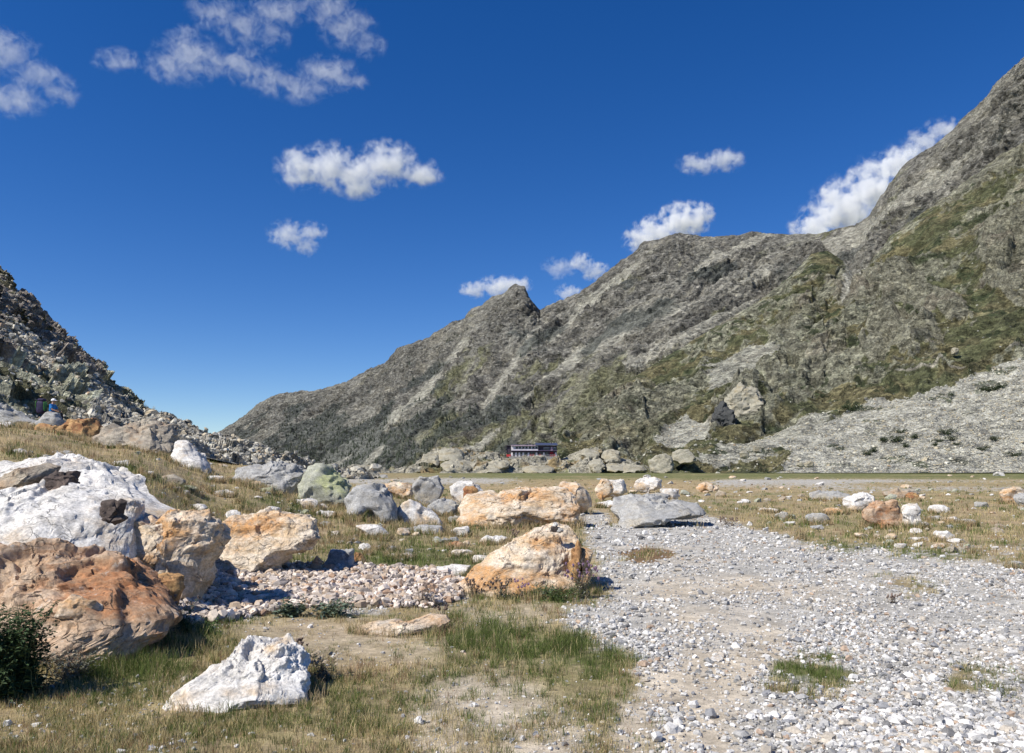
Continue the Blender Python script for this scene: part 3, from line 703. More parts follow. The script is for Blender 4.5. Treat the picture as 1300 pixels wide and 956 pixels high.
_seed = [100]; FEET = []
def rock(label, mat, poly, d=None, T=None, lean=.25, p=.72, cuts=14, rough=1., name='boulder', cat='boulder', level=None, rust=None, group=None, ctr=None, strata=0., hook=None, rest=False):
    p = min(p, .62); _seed[0] += 1; rg = np.random.default_rng(_seed[0])
    poly = np.array(poly, float)
    x, y = poly[:, 0], poly[:, 1]; xr, yr = np.roll(x, -1), np.roll(y, -1)
    cr_ = x * yr - xr * y; A = cr_.sum() / 2
    cx, cyy = (((x + xr) * cr_).sum() / 6 / A, ((y + yr) * cr_).sum() / 6 / A) if ctr is None else ctr
    vb = y.max(); wpx = x.max() - x.min(); hpx = y.max() - y.min()
    df = d if d is not None else hit(cx, vb)
    if T is None: T = .75 * wpx * df / F
    dc = df + T * .42; s = dc / F
    if level is None: level = 6 if wpx > 90 else 5 if wpx > 34 else 4 if wpx > 12 else 3
    V, Fc = ico(level); V = V.copy()
    for _ in range(cuts):
        n = rg.normal(size=3); n[1] *= 1.3; n /= np.linalg.norm(n)
        h = rg.uniform(.86, .97) - .42 * abs(n[1]) * rg.uniform(.4, 1)
        dd = V @ n; V = V - np.clip(dd - h, 0, None)[:, None] * n
    th = np.arctan2(V[:, 2], V[:, 0]); rho = np.clip(np.hypot(V[:, 0], V[:, 2]), 1e-6, None)
    R = 1.04 * radial(np.stack([(x - cx) * s, (cyy - y) * s], 1), th)
    rp = rho ** p
    X = np.cos(th) * R * rp; Z = np.sin(th) * R * rp
    Y = np.sign(V[:, 1]) * np.abs(V[:, 1]) ** .85 * T * .5
    hm = hpx * s
    Y = Y + lean * T * (Z / hm)
    W = np.stack([X, Y, Z], 1); S0 = min(max(wpx * s * .6, hm), 3 * hm)
    N = np.stack([V[:, 0] / max(wpx * s, .01), V[:, 1] / T, V[:, 2] / hm], 1); N /= np.linalg.norm(N, axis=1)[:, None] + 1e-9
    q = W / S0 + rg.uniform(0, 50, 3)
    a = rough * S0
    dsp = fbm(q * 1.8, 3, .5) * .04 * a
    tl = (.35, 0, .5) if strata >= 0 else (-.35, 0, .5)
    e_ = np.concatenate([Fc[:, [0, 1]], Fc[:, [1, 2]], Fc[:, [2, 0]]]); cnt = np.bincount(e_[:, 0], minlength=len(V)) + np.bincount(e_[:, 1], minlength=len(V))
    def relax(h_, it, k_=.6):
        for _ in range(it):
            av = (np.bincount(e_[:, 0], weights=h_[e_[:, 1]], minlength=len(V)) + np.bincount(e_[:, 1], weights=h_[e_[:, 0]], minlength=len(V))) / cnt
            h_ = h_ * (1 - k_) + av * k_
        return h_
    nl = {4: 0, 5: 1, 6: 2, 7: 5}.get(level, 0)
    if level >= 4: dsp = dsp + relax(facet(q * np.array([2.1, 2.1, 3.0]) + fbm(q * 1.5, 2)[:, None] * .3, tl, .6, .3)[0] * .066 * a, nl)
    if level >= 5:
        h1, c1, e1 = facet(q * np.array([5.2, 5.2, 8.0]) + fbm(q * 3, 2)[:, None] * .3, tl, .7, .5)
        dsp = dsp + relax(h1 * .030 * a - sstep(.05, 0, e1) * .008 * a, max(1, nl - 2))
        h1, c1, e1 = facet(q * np.array([13, 13, 20.]) + fbm(q * 6, 2)[:, None] * .3, (0, 0, .3), .8, .7)
        dsp = dsp + relax(h1 * .012 * a, 1, .4) + fbm(q * 26, 3, .6) * .004 * a
    if level >= 7: dsp = dsp + facet(q * np.array([30, 30, 44.]), (0, 0, .2), .8, .6)[0] * .0042 * a
    if strata:
        ph = (W[:, 2] * .9 + W[:, 0] * .35 * strata) / S0 * 9 + fbm(q * 2, 3) * 1.2
        dsp = dsp + (np.abs((ph % 1) - .5) - .25) * .035 * a * abs(strata)
    W = W + N * dsp[:, None]
    xc = (cx - U0) * s; zc = EYE + (V0 - cyy) * s
    if hook: W = hook(W, s)
    # seat the underside in the ground
    gx = np.linspace(x.min(), x.max(), 7)
    gmin = min(ground_z(gx, np.full(7, df)).min(), ground_z(gx, np.full(7, dc)).min()) if (df < 200 and not rest) else None
    if gmin is not None:
        zmin = W[:, 2].min(); delta = (zc + zmin) - (gmin - .04 - .03 * hm)
        if delta > 0:
            k = np.clip(-W[:, 2] / -zmin, 0, 1) ** 2
            W[:, 2] -= delta * k
    if df < 45 and not rest: FEET.append((xc, dc, wpx * s * .5, T * .5))
    ra = np.zeros(len(W))
    if rust is not None:
        uu = cx + W[:, 0] / s; vv = cyy - W[:, 2] / s
        for (ru_, rv_, rr1, rr2, am) in rust: ra = ra + am * np.exp(-((uu - ru_) / rr1) ** 2 - ((vv - rv_) / rr2) ** 2)
    oz = -hm / 2
    W[:, 2] -= oz
    me = mesh_np(name, W, Fc, attrs={'rust': ra}, smooth=True)
    try: me.set_sharp_from_angle(angle=math.radians(32))
    except Exception: pass
    return link(name, me, mat, loc=(xc, dc, zc + oz), label=label, category=cat, group=group)

def blob(u0, v0, u1, v1, k=0):
    """a generic stone outline filling a pixel box"""
    rg = np.random.default_rng(int(u0 * 7 + v0 * 13 + k))
    n = 11; a = np.linspace(0, 2 * math.pi, n, endpoint=False) + rg.uniform(-.2, .2, n)
    c, s_ = np.cos(a), np.sin(a)
    r = rg.uniform(.82, 1.08, n)
    X = np.sign(c) * np.abs(c) ** .75 * r; Y = np.sign(s_) * np.abs(s_) ** .75 * r
    X = (X - X.min()) / (X.max() - X.min()); Y = (Y - Y.min()) / (Y.max() - Y.min())
    sk = rg.uniform(-.12, .12)
    return [(u0 + (u1 - u0) * min(1, max(0, xx + sk * (yy - .5))), v1 - (v1 - v0) * yy) for xx, yy in zip(X, Y)]

# foreground left group
rock('huge rust brown boulder with pale underside behind the dark green bush at left', RUST,
     [(-120, 740), (-100, 850), (40, 850), (90, 826), (140, 836), (188, 813), (226, 792), (229, 777), (208, 760), (176, 740), (132, 722), (92, 711), (40, 703), (-60, 706)], d=7.0, T=1.5, lean=.62, rough=1.15, strata=.2, level=7,
     rust=[(180, 745, 60, 22, .7), (130, 735, 60, 20, .5), (60, 750, 60, 30, -.2), (110, 790, 60, 12, -1.), (20, 720, 50, 10, -.3)])
rock('small pale angular block lodged on the front of the huge rust boulder', OCHRE, [(72, 783), (78, 765), (90, 757), (120, 763), (128, 775), (118, 790), (95, 789)], d=6.95, T=.22, name='rock', rest=True)
rock('smooth bright white boulder above the huge rust boulder at left edge', WHITE,
     [(-150, 650), (-150, 735), (0, 728), (60, 730), (120, 733), (160, 739), (182, 728), (170, 705), (163, 685), (162, 660), (150, 635), (110, 624), (60, 619), (10, 627), (-60, 632)], d=8.6, T=1.7, lean=.75, level=7,
     rust=[(-20, 700, 60, 20, .3)], rough=.75)
rock('dark grey knobbly rock on the right shoulder of the bright white boulder', DARK, [(131, 652), (133, 638), (145, 633), (157, 640), (158, 652), (148, 668), (140, 664)], d=8.93, T=.22, name='rock', rest=True, rough=2.4)
rock('long white slab sloping down to the right behind the white boulder', WHITE,
     [(-160, 600), (0, 583), (50, 581), (100, 590), (140, 600), (180, 620), (215, 640), (268, 655), (284, 670), (250, 692), (160, 690), (60, 660), (-20, 640), (-160, 640)], d=10.2, T=2.0, lean=.9, level=7,
     rust=[(255, 665, 40, 22, .9), (200, 670, 40, 20, .3)], rough=.6, p=.6)
rock('large orange stained boulder with an amber lip over a dark hollow', OCHRE,
     [(180, 655), (205, 646), (250, 652), (283, 664), (287, 688), (270, 710), (256, 736), (228, 738), (205, 715), (190, 690)], d=9.4, T=1.1, lean=.45, level=7,
     rust=[(210, 690, 30, 12, .7), (225, 675, 40, 12, .5), (200, 660, 30, 8, .3), (250, 720, 16, 20, -.5)])
rock('amber lipped cream rock between the white boulder and the orange stained one', OCHRE, [(157, 690), (160, 665), (180, 655), (208, 662), (222, 690), (214, 712), (195, 722), (172, 720)], d=9.35, T=.8, lean=.35, rust=[(190, 710, 30, 10, .9)], rest=True, level=6)
rock('small amber block in the gap below the orange stained boulder', AMBER, [(175, 742), (188, 733), (208, 729), (228, 732), (232, 748), (225, 765), (196, 764), (180, 755)], d=8.6, T=.4, name='rock')
rock('purple brown flat boulder lying on the long white slab', TAUPE, [(-20, 618), (0, 608), (22, 597), (50, 591), (70, 592), (66, 603), (50, 620), (20, 626), (-10, 626)], d=9.8, T=.6, lean=.4, rust=[(0, 620, 20, 10, .6)], rest=True)
rock('almost black lumpy boulder at the right of the purple brown one', DARK, [(50, 622), (60, 604), (75, 598), (90, 600), (96, 612), (92, 624), (82, 629), (66, 626)], d=9.7, T=.5, rough=1.5, rest=True)
rock('orange layered ledge with dark undercut above the cobble bank', OCHRE,
     [(283, 662), (300, 655), (340, 653), (385, 656), (398, 663), (406, 682), (398, 696), (372, 702), (352, 718), (322, 729), (290, 727), (281, 700)], T=1.3, lean=.6, d=12.6, strata=1., level=7,
     rust=[(320, 668, 60, 12, .7), (390, 680, 20, 20, -.8), (320, 720, 40, 10, -.5)])
rock('small brown and white wedge shaped stone upright beside the orange ledge', TAUPE, [(392, 727), (396, 714), (402, 706), (408, 712), (411, 727)], d=13.2, T=.16, name='rock')
rock('square grey block with a flat top at the edge of the cobble bank', GREY, [(413, 716), (418, 699), (448, 698), (451, 719), (449, 723), (428, 720)], d=13.8, T=.4, cuts=4, p=.55, name='rock')
rock('small brown stone tucked behind the square grey block', AMBER, [(449, 713), (451, 700), (460, 705), (464, 711), (460, 714)], d=14.3, T=.2, name='rock')
rock('pale lens shaped flat rock lying in the grass on the slope', WHITE, [(449, 668), (462, 666), (482, 668), (493, 677), (485, 684), (470, 681)], T=.5, cuts=5, name='rock', rough=.5)
rock('rounded light grey boulder with dark notch at its lower right', GREY,
     [(443, 652), (441, 632), (450, 618), (468, 614), (490, 621), (503, 638), (507, 654), (496, 656), (475, 652), (462, 655)], T=1.2, lean=.4, cuts=12, rough=1.5, d=22.)
rock('white boulder streaked rust to the right of the light grey one', WHITE, [(498, 660), (505, 640), (520, 634), (534, 640), (552, 652), (563, 668), (561, 684), (530, 672)], d=22.5, T=1.0, rust=[(545, 662, 12, 6, .8), (515, 640, 10, 8, .4)])
rock('low grey boulder in front of the rust streaked white one', GREY, [(500, 680), (510, 671), (535, 667), (560, 668), (565, 682), (560, 690), (530, 690), (505, 686)], d=20.5, T=.8, cuts=6, rough=.6)
rock('yellow green lichen covered boulder behind a row of dark spiky grass', LICHEN, [(383, 648), (383, 610), (392, 594), (408, 590), (428, 601), (443, 616), (449, 628), (440, 645), (410, 650)], d=25, T=1.6, lean=.4, rough=1.4, rust=[(425, 610, 15, 15, .8)])
rock('broad smooth grey green boulder with black crevice on its right side', GREY, [(297, 606), (303, 593), (340, 588), (374, 592), (389, 605), (385, 628), (372, 634), (350, 628), (318, 617)], d=25.5, T=2., lean=.5, cuts=12, rough=1.4)
rock('pale rounded rock in front of the broad grey green boulder', LICHEN, [(318, 630), (325, 621), (345, 619), (352, 628), (348, 636), (330, 635)], d=24, T=.5, name='rock')
rock('white and pink low rock leaning on the broad grey green boulder', OCHRE, [(302, 620), (315, 613), (330, 611), (333, 618), (318, 625), (305, 625)], d=24.5, T=.5, name='rock')
rock('large brown grey boulder with dark overhang on the left hillside', TAUPE,
     [(127, 566), (138, 547), (150, 538), (172, 533), (206, 534), (219, 548), (223, 572), (216, 584), (195, 578), (165, 577), (140, 572)], d=29.5, T=2.2, lean=.25, cuts=12, rough=1.4)
rock('white quartz rock face just right of the brown grey boulder', WHITE, [(219, 584), (222, 560), (232, 559), (252, 575), (268, 590), (272, 602), (245, 603), (225, 598)], d=28.5, T=1.2)
rock('low orange brown boulder below the seated hiker', AMBER, [(36, 562), (34, 549), (48, 541), (80, 541), (90, 550), (84, 562), (62, 566)], d=32.5, T=1.3, rough=1.3)
rock('upright orange boulder with shaded right side near the hiker', AMBER, [(84, 563), (76, 546), (84, 532), (100, 534), (118, 528), (127, 542), (124, 558), (110, 564)], d=33, T=1.2, rough=1.3)
rock('white and rusty boulder at the left edge below the hillside', WHITE, [(-30, 560), (-20, 540), (4, 533), (18, 540), (28, 552), (20, 562), (0, 565)], d=32, T=1.4, rust=[(8, 548, 10, 6, .5)])
rock('grey slab leaning in front of the seated hiker', GREY, [(28, 550), (45, 535), (60, 523), (72, 525), (80, 540), (70, 554), (45, 556)], d=38.5, T=1., lean=.1, cuts=6, rough=.6)
rock('flat grey ledge rising at the left edge behind the white and rusty boulder', GREY, [(-60, 545), (-50, 520), (0, 512), (30, 528), (52, 536), (35, 548)], d=40, T=2., lean=.3)
rock('small grey rocks edge below the upright orange boulder', LICHEN, [(95, 568), (110, 561), (130, 563), (133, 572), (110, 577)], d=31, T=.8, name='rock')
# middle distance
rock('long low orange boulder behind the tilted foreground one', OCHRE, [(585, 668), (587, 645), (600, 632), (640, 625), (680, 618), (720, 620), (733, 630), (732, 658), (722, 668), (690, 664), (650, 672), (610, 672)], T=2.0, d=23.5, lean=.4, level=7,
     rust=[(660, 630, 40, 6, .6), (600, 660, 14, 12, .5), (720, 650, 12, 12, .5), (650, 650, 40, 12, -.3)])
rock('white ended orange boulder just behind the long low orange one', OCHRE, [(700, 635), (712, 614), (733, 612), (745, 622), (752, 635), (740, 638)], d=31, T=1.4, rust=[(715, 620, 10, 8, .6), (742, 628, 7, 8, -.8)])
rock('tilted rust and cream boulder with split blocks at its upper right', OCHRE,
     [(575, 752), (583, 738), (600, 722), (640, 698), (672, 680), (700, 672), (722, 673), (731, 684), (730, 705), (722, 726), (735, 742), (700, 760), (650, 766), (600, 764)], T=1.3, d=10.9, lean=.65, level=7, strata=-.8,
     rust=[(620, 728, 40, 10, .9), (690, 690, 30, 10, .5), (650, 695, 16, 10, -.9), (715, 715, 12, 8, -.7), (650, 742, 30, 10, .5)])
rock('middle split block leaning right on the tilted rust boulder', AMBER, [(722, 722), (726, 700), (733, 685), (740, 690), (738, 708), (730, 728)], d=11.1, T=.42, cuts=6, rough=1.3, name='rock')
rock('outer split block standing at the right end of the tilted rust boulder', OCHRE, [(733, 742), (734, 715), (741, 697), (752, 702), (749, 722), (743, 740)], d=11.1, T=.4, cuts=6, rough=1.3, name='rock', rust=[(742, 720, 10, 20, .6)])
rock('pale grey rock at the left foot of the tilted rust boulder', WHITE, [(543, 736), (552, 722), (575, 717), (596, 719), (590, 734), (570, 741)], T=.5, cuts=6, rough=.6, name='rock', d=13.)
rock('broad flat grey slab beside the gravel bed', GREY, [(781, 670), (783, 645), (795, 634), (830, 632), (860, 635), (886, 641), (892, 652), (870, 656), (838, 661), (810, 668)], T=2.6, d=24, lean=.75, cuts=10, rough=1.1, rust=[(795, 660, 12, 8, .4)])
rock('small dark slate stone of the cairn on the tilted rust boulder', DARK, [(698, 675), (700, 668), (706, 666), (710, 671), (706, 676)], d=11.35, T=.08, name='cairn_stone', cat='stone', level=3, rest=True)
rock('pale top stone of the cairn on the tilted rust boulder', WHITE, [(701, 668), (703, 663), (707, 663), (709, 667), (705, 669)], d=11.35, T=.07, name='cairn_stone', cat='stone', level=3, rest=True)
rock('blue grey side stone of the cairn on the tilted rust boulder', GREY, [(705, 675), (708, 669), (714, 671), (716, 674), (711, 677)], d=11.35, T=.09, name='cairn_stone', cat='stone', level=3, rest=True)
mid = [
 ((571, 611, 613, 637), WHITE, 'white pointed boulder left of the long orange boulder, by the stream flat', 36),
 ((486, 612, 527, 630), OCHRE, 'white boulder with rusty underside behind the rounded grey boulder', 38),
 ((524, 604, 563, 634), GREY, 'blue grey rounded boulder between two white ones near the stream flat', 34),
 ((541, 634, 584, 656), GREY, 'grey triangular boulder left of the long low orange one', 27),
 ((526, 628, 545, 640), WHITE, 'small white stone in front of the blue grey rounded boulder', 30),
 ((588, 617, 607, 629), AMBER, 'small dark rusty rock peeping over the left end of the long orange boulder', 33),
 ((755, 608, 778, 632), OCHRE, 'tan pointed boulder at the left of the pair behind the slab', 45),
 ((768, 609, 796, 629), WHITE, 'white boulder with brown streaks at the right of the pair behind the slab', 47),
 ((805, 606, 840, 622), WHITE, 'bright white boulder alone on the dry flat beyond the slab', 60),
 ((884, 613, 907, 624), OCHRE, 'low tan boulder alone on the dry flat right of the bright white one', 62),
 ((839, 620, 863, 633), WHITE, 'pale peaked boulder just above the broad flat slab', 46),
 ((822, 626, 850, 634), GREY, 'low grey rock left of the pale peaked boulder', 45),
 ((757, 636, 787, 645), WHITE, 'low cream rock at the left end of the broad flat slab', 30),
 ((1070, 626, 1113, 651), WHITE, 'white peaked boulder behind the deep rust one on the right', 34),
 ((1096, 638, 1150, 672), RUST, 'deep rust boulder with dark cracks on the right meadow', 25),
 ((1146, 638, 1168, 672), WHITE, 'white upright boulder joined to the right of the deep rust one', 25),
 ((1022, 651, 1053, 667), GREY, 'domed light grey boulder on the right meadow', 26.5),
 ((982, 650, 1001, 661), GREY, 'small blue grey stone left of the domed grey boulder', 28.5),
 ((964, 645, 988, 652), WHITE, 'small cream rock lying left on the right meadow', 32),
 ((1044, 645, 1072, 654), OCHRE, 'small tan rock between domed grey and white peaked boulders', 30),
 ((1026, 624, 1078, 636), GREY, 'long low grey ledge behind the right meadow boulders', 46),
 ((1122, 621, 1166, 632), TAUPE, 'flat grey and rust ledge far behind the deep rust boulder', 50),
 ((1150, 625, 1166, 636), AMBER, 'rusty block at the right of the flat far ledge', 44),
 ((1180, 641, 1206, 654), WHITE, 'white mound shaped rock right of the deep rust boulder', 31),
 ((1176, 655, 1198, 663), GREY, 'flat blue grey stone, left one of the row on the right meadow', 26),
 ((1195, 656, 1221, 664), WHITE, 'flat pale stone, middle one of the row on the right meadow', 26),
 ((1222, 659, 1240, 669), GREY, 'small grey angular stone, right one of the row on the right meadow', 25),
 ((1186, 674, 1213, 688), WHITE, 'pale pointed slab in the grass below the row of stones', 19.5),
 ((1168, 662, 1178, 672), WHITE, 'small white stone at the right foot of the white upright boulder', 24.5),
 ((1268, 618, 1300, 640), OCHRE, 'tan sloping boulder at the right edge of the meadow', 40),
 ((1288, 626, 1330, 646), GREY, 'blue grey boulder cut by the right edge', 36),
 ((1278, 712, 1298, 722), GREY, 'small rounded light grey stone near the right edge of the gravel', 14.5),
 ((568, 688, 592, 698), RUST, 'small orange stone in the green grass left of the tilted boulder', 17.5),
 ((572, 698, 602, 708), WHITE, 'flat whitish stone just below the small orange one', 16.5),
 ((610, 680, 645, 692), WHITE, 'low white rocks behind the left shoulder of the tilted boulder', 18),
 ((1010, 681, 1020, 686), WHITE, 'lone white pebble sized stone at the meadow border', 19),
]
for bx, mt, lb, dd in mid:
    wpx = bx[2] - bx[0]
    rock(lb, mt, blob(*bx), d=min(dd, hit((bx[0] + bx[2]) / 2, max(bx[3], 604))) if bx[3] < 640 else hit((bx[0] + bx[2]) / 2, bx[3]), T=.7 * wpx * dd / F, name='boulder' if wpx > 30 else 'rock', cat='boulder' if wpx > 30 else 'rock',
         rough=1.8 if mt is RUST else 1.1, cuts=12, rust=[(bx[0] + wpx * .3, bx[3] - 4, wpx * .3, 6, .5)])
rock('flat cream and pink stone lying flush in the dry grass', OCHRE, [(448, 799), (478, 790), (520, 789), (540, 784), (562, 785), (569, 790), (556, 799), (520, 808), (488, 807)], d=8.35, T=.5, lean=.3, cuts=5, rough=.5, name='rock', rust=[(550, 790, 20, 6, .3)])
rock('white crusted boulder at the bottom edge with a rust underside', WHITE, [(222, 890), (240, 868), (262, 852), (292, 836), (300, 822), (312, 826), (345, 826), (368, 840), (384, 855), (393, 872), (392, 884), (300, 890)], d=5.75, T=.8, lean=.7, level=7, rough=1.2,
     rust=[(330, 862, 30, 8, .5), (340, 830, 14, 6, .7), (250, 875, 20, 12, .4)])
for u, v, w_, lb in ((535, 692, 26, 'long'), ):
    pass
slope_st = [((441, 683, 453, 689), 'white oval stone below the lens shaped rock, on the slope'), ((419, 674, 431, 684), 'grey square stone left of the white oval stone'), ((424, 686, 439, 691), 'pale stone close above the square grey block'),
            ((474, 692, 487, 699), 'white stone at the left of the slope scatter'), ((489, 693, 506, 701), 'blue grey stone in the middle of the slope scatter'), ((490, 703, 504, 709), 'white stone low in the middle of the slope scatter'),
            ((508, 702, 526, 711), 'white elongated stone at the right of the slope scatter'), ((464, 702, 473, 705), 'tiny cream stone at the lower left of the slope scatter'), ((500, 709, 514, 713), 'flat cream stone at the bottom of the slope scatter'),
            ((484, 682, 492, 688), 'small pale stone touching the tip of the lens shaped rock'), ((336, 643, 356, 655), 'pale green tinged stone on the slope above the orange ledge'), ((306, 645, 320, 651), 'grey flat stone above the left of the orange ledge'),
            ((302, 635, 311, 640), 'small white stone in the green patch above the orange ledge'), ((216, 618, 230, 625), 'pale rounded stone at the left of a cluster on the brown slope'), ((228, 616, 250, 624), 'grey green stone at the top of the cluster on the brown slope'),
            ((225, 622, 240, 631), 'grey stone at the bottom of the cluster on the brown slope'), ((248, 624, 257, 630), 'small pinkish stone at the right of the cluster on the brown slope'), ((180, 598, 195, 605), 'green tinged flat stone above the white slab'),
            ((120, 592, 134, 597), 'small light stone on the brown slope near the white slab'), ((360, 645, 371, 652), 'small cream stone on the slope right of the green tinged one'), ((312, 604, 330, 610), 'pale flat stone in front of the broad grey green boulder'),
            ((500, 786, 512, 797), 'cream cube shaped stone at the foot of the cobble bank')]
slope_st += [((368, 633, 403, 645), 'flat pinkish pale slab at the foot of the lichen covered boulder'), ((398, 648, 428, 658), 'low tan pale slab in straw grass left of the rounded grey boulder'), ((354, 655, 378, 663), 'pale slab just above the right end of the orange ledge'),
             ((404, 662, 420, 670), 'small grey slab on the slope right of the orange ledge'), ((573, 668, 596, 682), 'pale grey slab at the left foot of the long low orange boulder'), ((566, 655, 590, 666), 'grey slab wedged left of the long low orange boulder'),
             ((270, 622, 300, 631), 'white flat slab on the slope left of the broad grey green boulder'), ((262, 604, 284, 613), 'white low slab below the white quartz face'), ((395, 640, 416, 648), 'white low slab just below the dark spiky leaves'),
             ((600, 705, 622, 716), 'white slab on the left shoulder of the tilted boulder'), ((480, 640, 500, 650), 'white block squeezed between the grey boulder and the rust streaked one'), ((236, 640, 262, 650), 'green tinged pale slab at the right end of the long white slab'),
             ((140, 585, 166, 593), 'grey flat slab in the brown grass above the long white slab'), ((60, 572, 92, 580), 'grey flat slab in the grass below the low orange brown boulder'), ((10, 570, 36, 578), 'pale grey slab in the grass at the far left below the hillside')]
for bx, lb in slope_st:
    rock(lb, WHITE if 'white' in lb or 'cream' in lb or 'pale' in lb else LICHEN if 'green' in lb else GREY, blob(*bx), T=.8 * (bx[2] - bx[0]) * hit(bx[0], bx[3]) / F, name='stone', cat='stone', level=4, cuts=8)

# loose stones one could pick up, individually, sharing a few meshes
rg = np.random.default_rng(77); protos = []
for k, mt in enumerate((GREY, WHITE, OCHRE, TAUPE, LICHEN, WHITE)):
    V, Fc = ico(4); V = V.copy()
    for _ in range(13):
        n = rg.normal(size=3); n /= np.linalg.norm(n); h = rg.uniform(.5, .85); V = V - np.clip(V @ n - h, 0, None)[:, None] * n
    V = V * [1, .8, .55]; V = V * (1 + .10 * facet(V * 1.8 + k * 9, (0, 0, .3), .8, .6)[0])[:, None]
    me = mesh_np('stone', V * .5, Fc, attrs={'rust': np.zeros(len(V))}, smooth=True); me.materials.append(mt); me.set_sharp_from_angle(angle=math.radians(30)); protos.append(me)
def loose(n, W, lo, hi, label, group, rng, kinds=(0, 1, 2, 3, 4, 5)):
    pos, i, j = scatter(GP, GU, GV, W, n, rng)
    for k in range(n):
        s_ = lo * (hi / lo) ** (rng.random() ** 1.8) * max(.8, pos[k, 1] / 16)
        o = bpy.data.objects.new('stone', protos[kinds[rng.integers(len(kinds))]]); COL.objects.link(o)
        o.location = (pos[k, 0], pos[k, 1], pos[k, 2] + s_ * .08); o.scale = (s_,) * 3
        o.rotation_euler = (rng.normal() * .15, rng.normal() * .15, rng.uniform(0, 6.28))
        o['label'] = label; o['category'] = 'stone'; o['group'] = group
fr = (GU > 0) & (GU < 1300) & (GV < 880)
cl = sstep(-.1, .5, fbm(GP.reshape(-1, 3) * .25 + 5, 3).reshape(GX.shape))
loose(95, fr * (GU > 860) * (GV > 622) * (GV < 715) * (1 - gr_) * (.2 + cl), .12, .36, 'pale stone lying loose in the dry grass of the right meadow', 'loose stones on the right meadow', rg)
loose(105, fr * (GU < 620) * (GV < 722) * (GV > 560) * (GD < 45) * (.2 + cl), .13, .5, 'grey green or white stone half sunk in the grassy left slope', 'loose stones on the left slope', rg)
loose(40, fr * (GV > 735) * gr_ * (1 - G2m), .09, .2, 'fist sized or larger pale stone on the gravel of the stream bed', 'larger stones on the gravel bed', rg, (0, 1, 5, 0))
loose(40, fr * (GV > 604) * (GV < 632) * (GU > 480) * (GU < 1290), .10, .26, 'pale boulder speck on the far flat of the plain', 'distant boulders on the plain', rg, (1, 0, 2))

# ------------------------------------------------------------------ rocky knoll under the refuge
RK = [(400, 603, 450), (430, 599, 500), (450, 594, 510), (475, 593, 512), (500, 599, 515), (520, 598, 520), (530, 588, 525), (545, 574, 530), (556, 568, 530), (590, 567, 530), (603, 572, 532), (625, 574, 535), (636, 578, 540), (645, 583, 540), (713, 583, 540), (725, 576, 540), (745, 571, 535), (757, 568, 530), (766, 572, 528), (785, 578, 525), (800, 586, 522), (812, 591, 515), (850, 597, 510), (880, 602, 500)]
FK = [(400, 605, 420), (500, 603, 450), (640, 601.5, 470), (800, 601.5, 480), (880, 603, 480)]
usk = np.linspace(400, 880, 620)
P, UU, VV, TT = patch(usk, RK, FK, 170, .62)
sh = UU.shape; q = P.reshape(-1, 3); win = sstep(1., .8, TT) * .8 + .2
f1, f2, bc = worley(q * np.array([.065, .05, .11]) + fbm(q * .05, 3)[:, None] * .6); bc = bc.reshape(sh); be = (f2 - f1).reshape(sh); f1 = f1.reshape(sh)
rk = ridged(q * .22, 4, .55).reshape(sh); rr_ = fbm(q * .9, 3, .6).reshape(sh)
dome = sstep(.75, .1, f1)
disp = (dome - .5) * 4.5 * win + facet(q * np.array([.09, .07, .14]) + 3, (.3, 0, .3), .8, .6)[0].reshape(sh) * 2.4 * win + facet(q * np.array([.3, .3, .4]), (.2, 0, .2), .8, .6)[0].reshape(sh) * .7 + rr_ * .2
P = displace(P, disp * sstep(0, .06, TT) * np.where((UU > 636) & (UU < 716), sstep(1.0, .7, TT), 1))
t1 = fbm(q * .5, 4, .65).reshape(sh)[..., None]
gsd = sstep(.0, .18, fbm(q * .055 + 5, 4).reshape(sh) + (be < .1) * .15 - .06) * (1 - .8 * dome * (rk > .4))
gmx = sstep(-.2, .3, fbm(q * .06 + 25, 3).reshape(sh))[..., None]
C = np.array([.37, .345, .27]) * (1 + .35 * t1)
CG = np.array([.13, .135, .055]) * gmx + np.array([.28, .20, .09]) * (1 - gmx)
C = C * (1 - gsd[..., None] * .85) + CG * gsd[..., None] * .85
M_KNOLL = attr_mat('knoll_rock', (.25, 2.5), .75, 1.25, .9, .8, cells=((.35, .16), (1., .14)))
link('rocky_knoll', mesh_np('rocky_knoll', P.reshape(-1, 3), grid_faces(*sh), np.clip(C, .01, .7).reshape(-1, 3)), M_KNOLL, kind='structure')
PK, UK, VK, GK, TK = P, UU, VV, gsd, TT
oc = [((534, 574, 560, 596), 'pale outcrop hump at the far left of the knoll'), ((552, 568, 590, 590), 'large rounded outcrop left of centre on the knoll'), ((560, 583, 600, 601), 'low outcrop at the foot of the knoll below the large rounded hump'),
      ((600, 586, 640, 601), 'wide grey outcrop at the knoll foot left of the refuge'), ((620, 584, 648, 599), 'slanting slab outcrop under the left end of the refuge'), ((664, 591, 704, 602), 'broad outcrop at the knoll foot below the refuge'),
      ((748, 582, 768, 601), 'tall cream outcrop in the right half of the knoll'), ((764, 570, 788, 590), 'smooth rounded outcrop near the right crest of the knoll'),
      ((768, 588, 796, 600), 'cream outcrop directly below the smooth rounded one'), ((786, 589, 820, 602), 'low pointed outcrop at the right foot of the knoll'), ((738, 569, 762, 582), 'crest outcrop right of the refuge'),
      ((452, 590, 476, 602), 'low outcrop at the far left beside the stream flat'), ((424, 594, 446, 604), 'small outcrop next to the left hillside end')]
for bx, lb in oc:
    dd = 512 - (bx[3] - 580) * 1.6 - (8 if bx[3] > 596 else 0)
    o = rock(lb, FAR, blob(*bx), d=dd, T=1.5 * (bx[2] - bx[0]) * .5, lean=.8, strata=1., name='rock_outcrop', cat='outcrop', level=5, cuts=9, rough=1., group='outcrops of the rocky knoll')
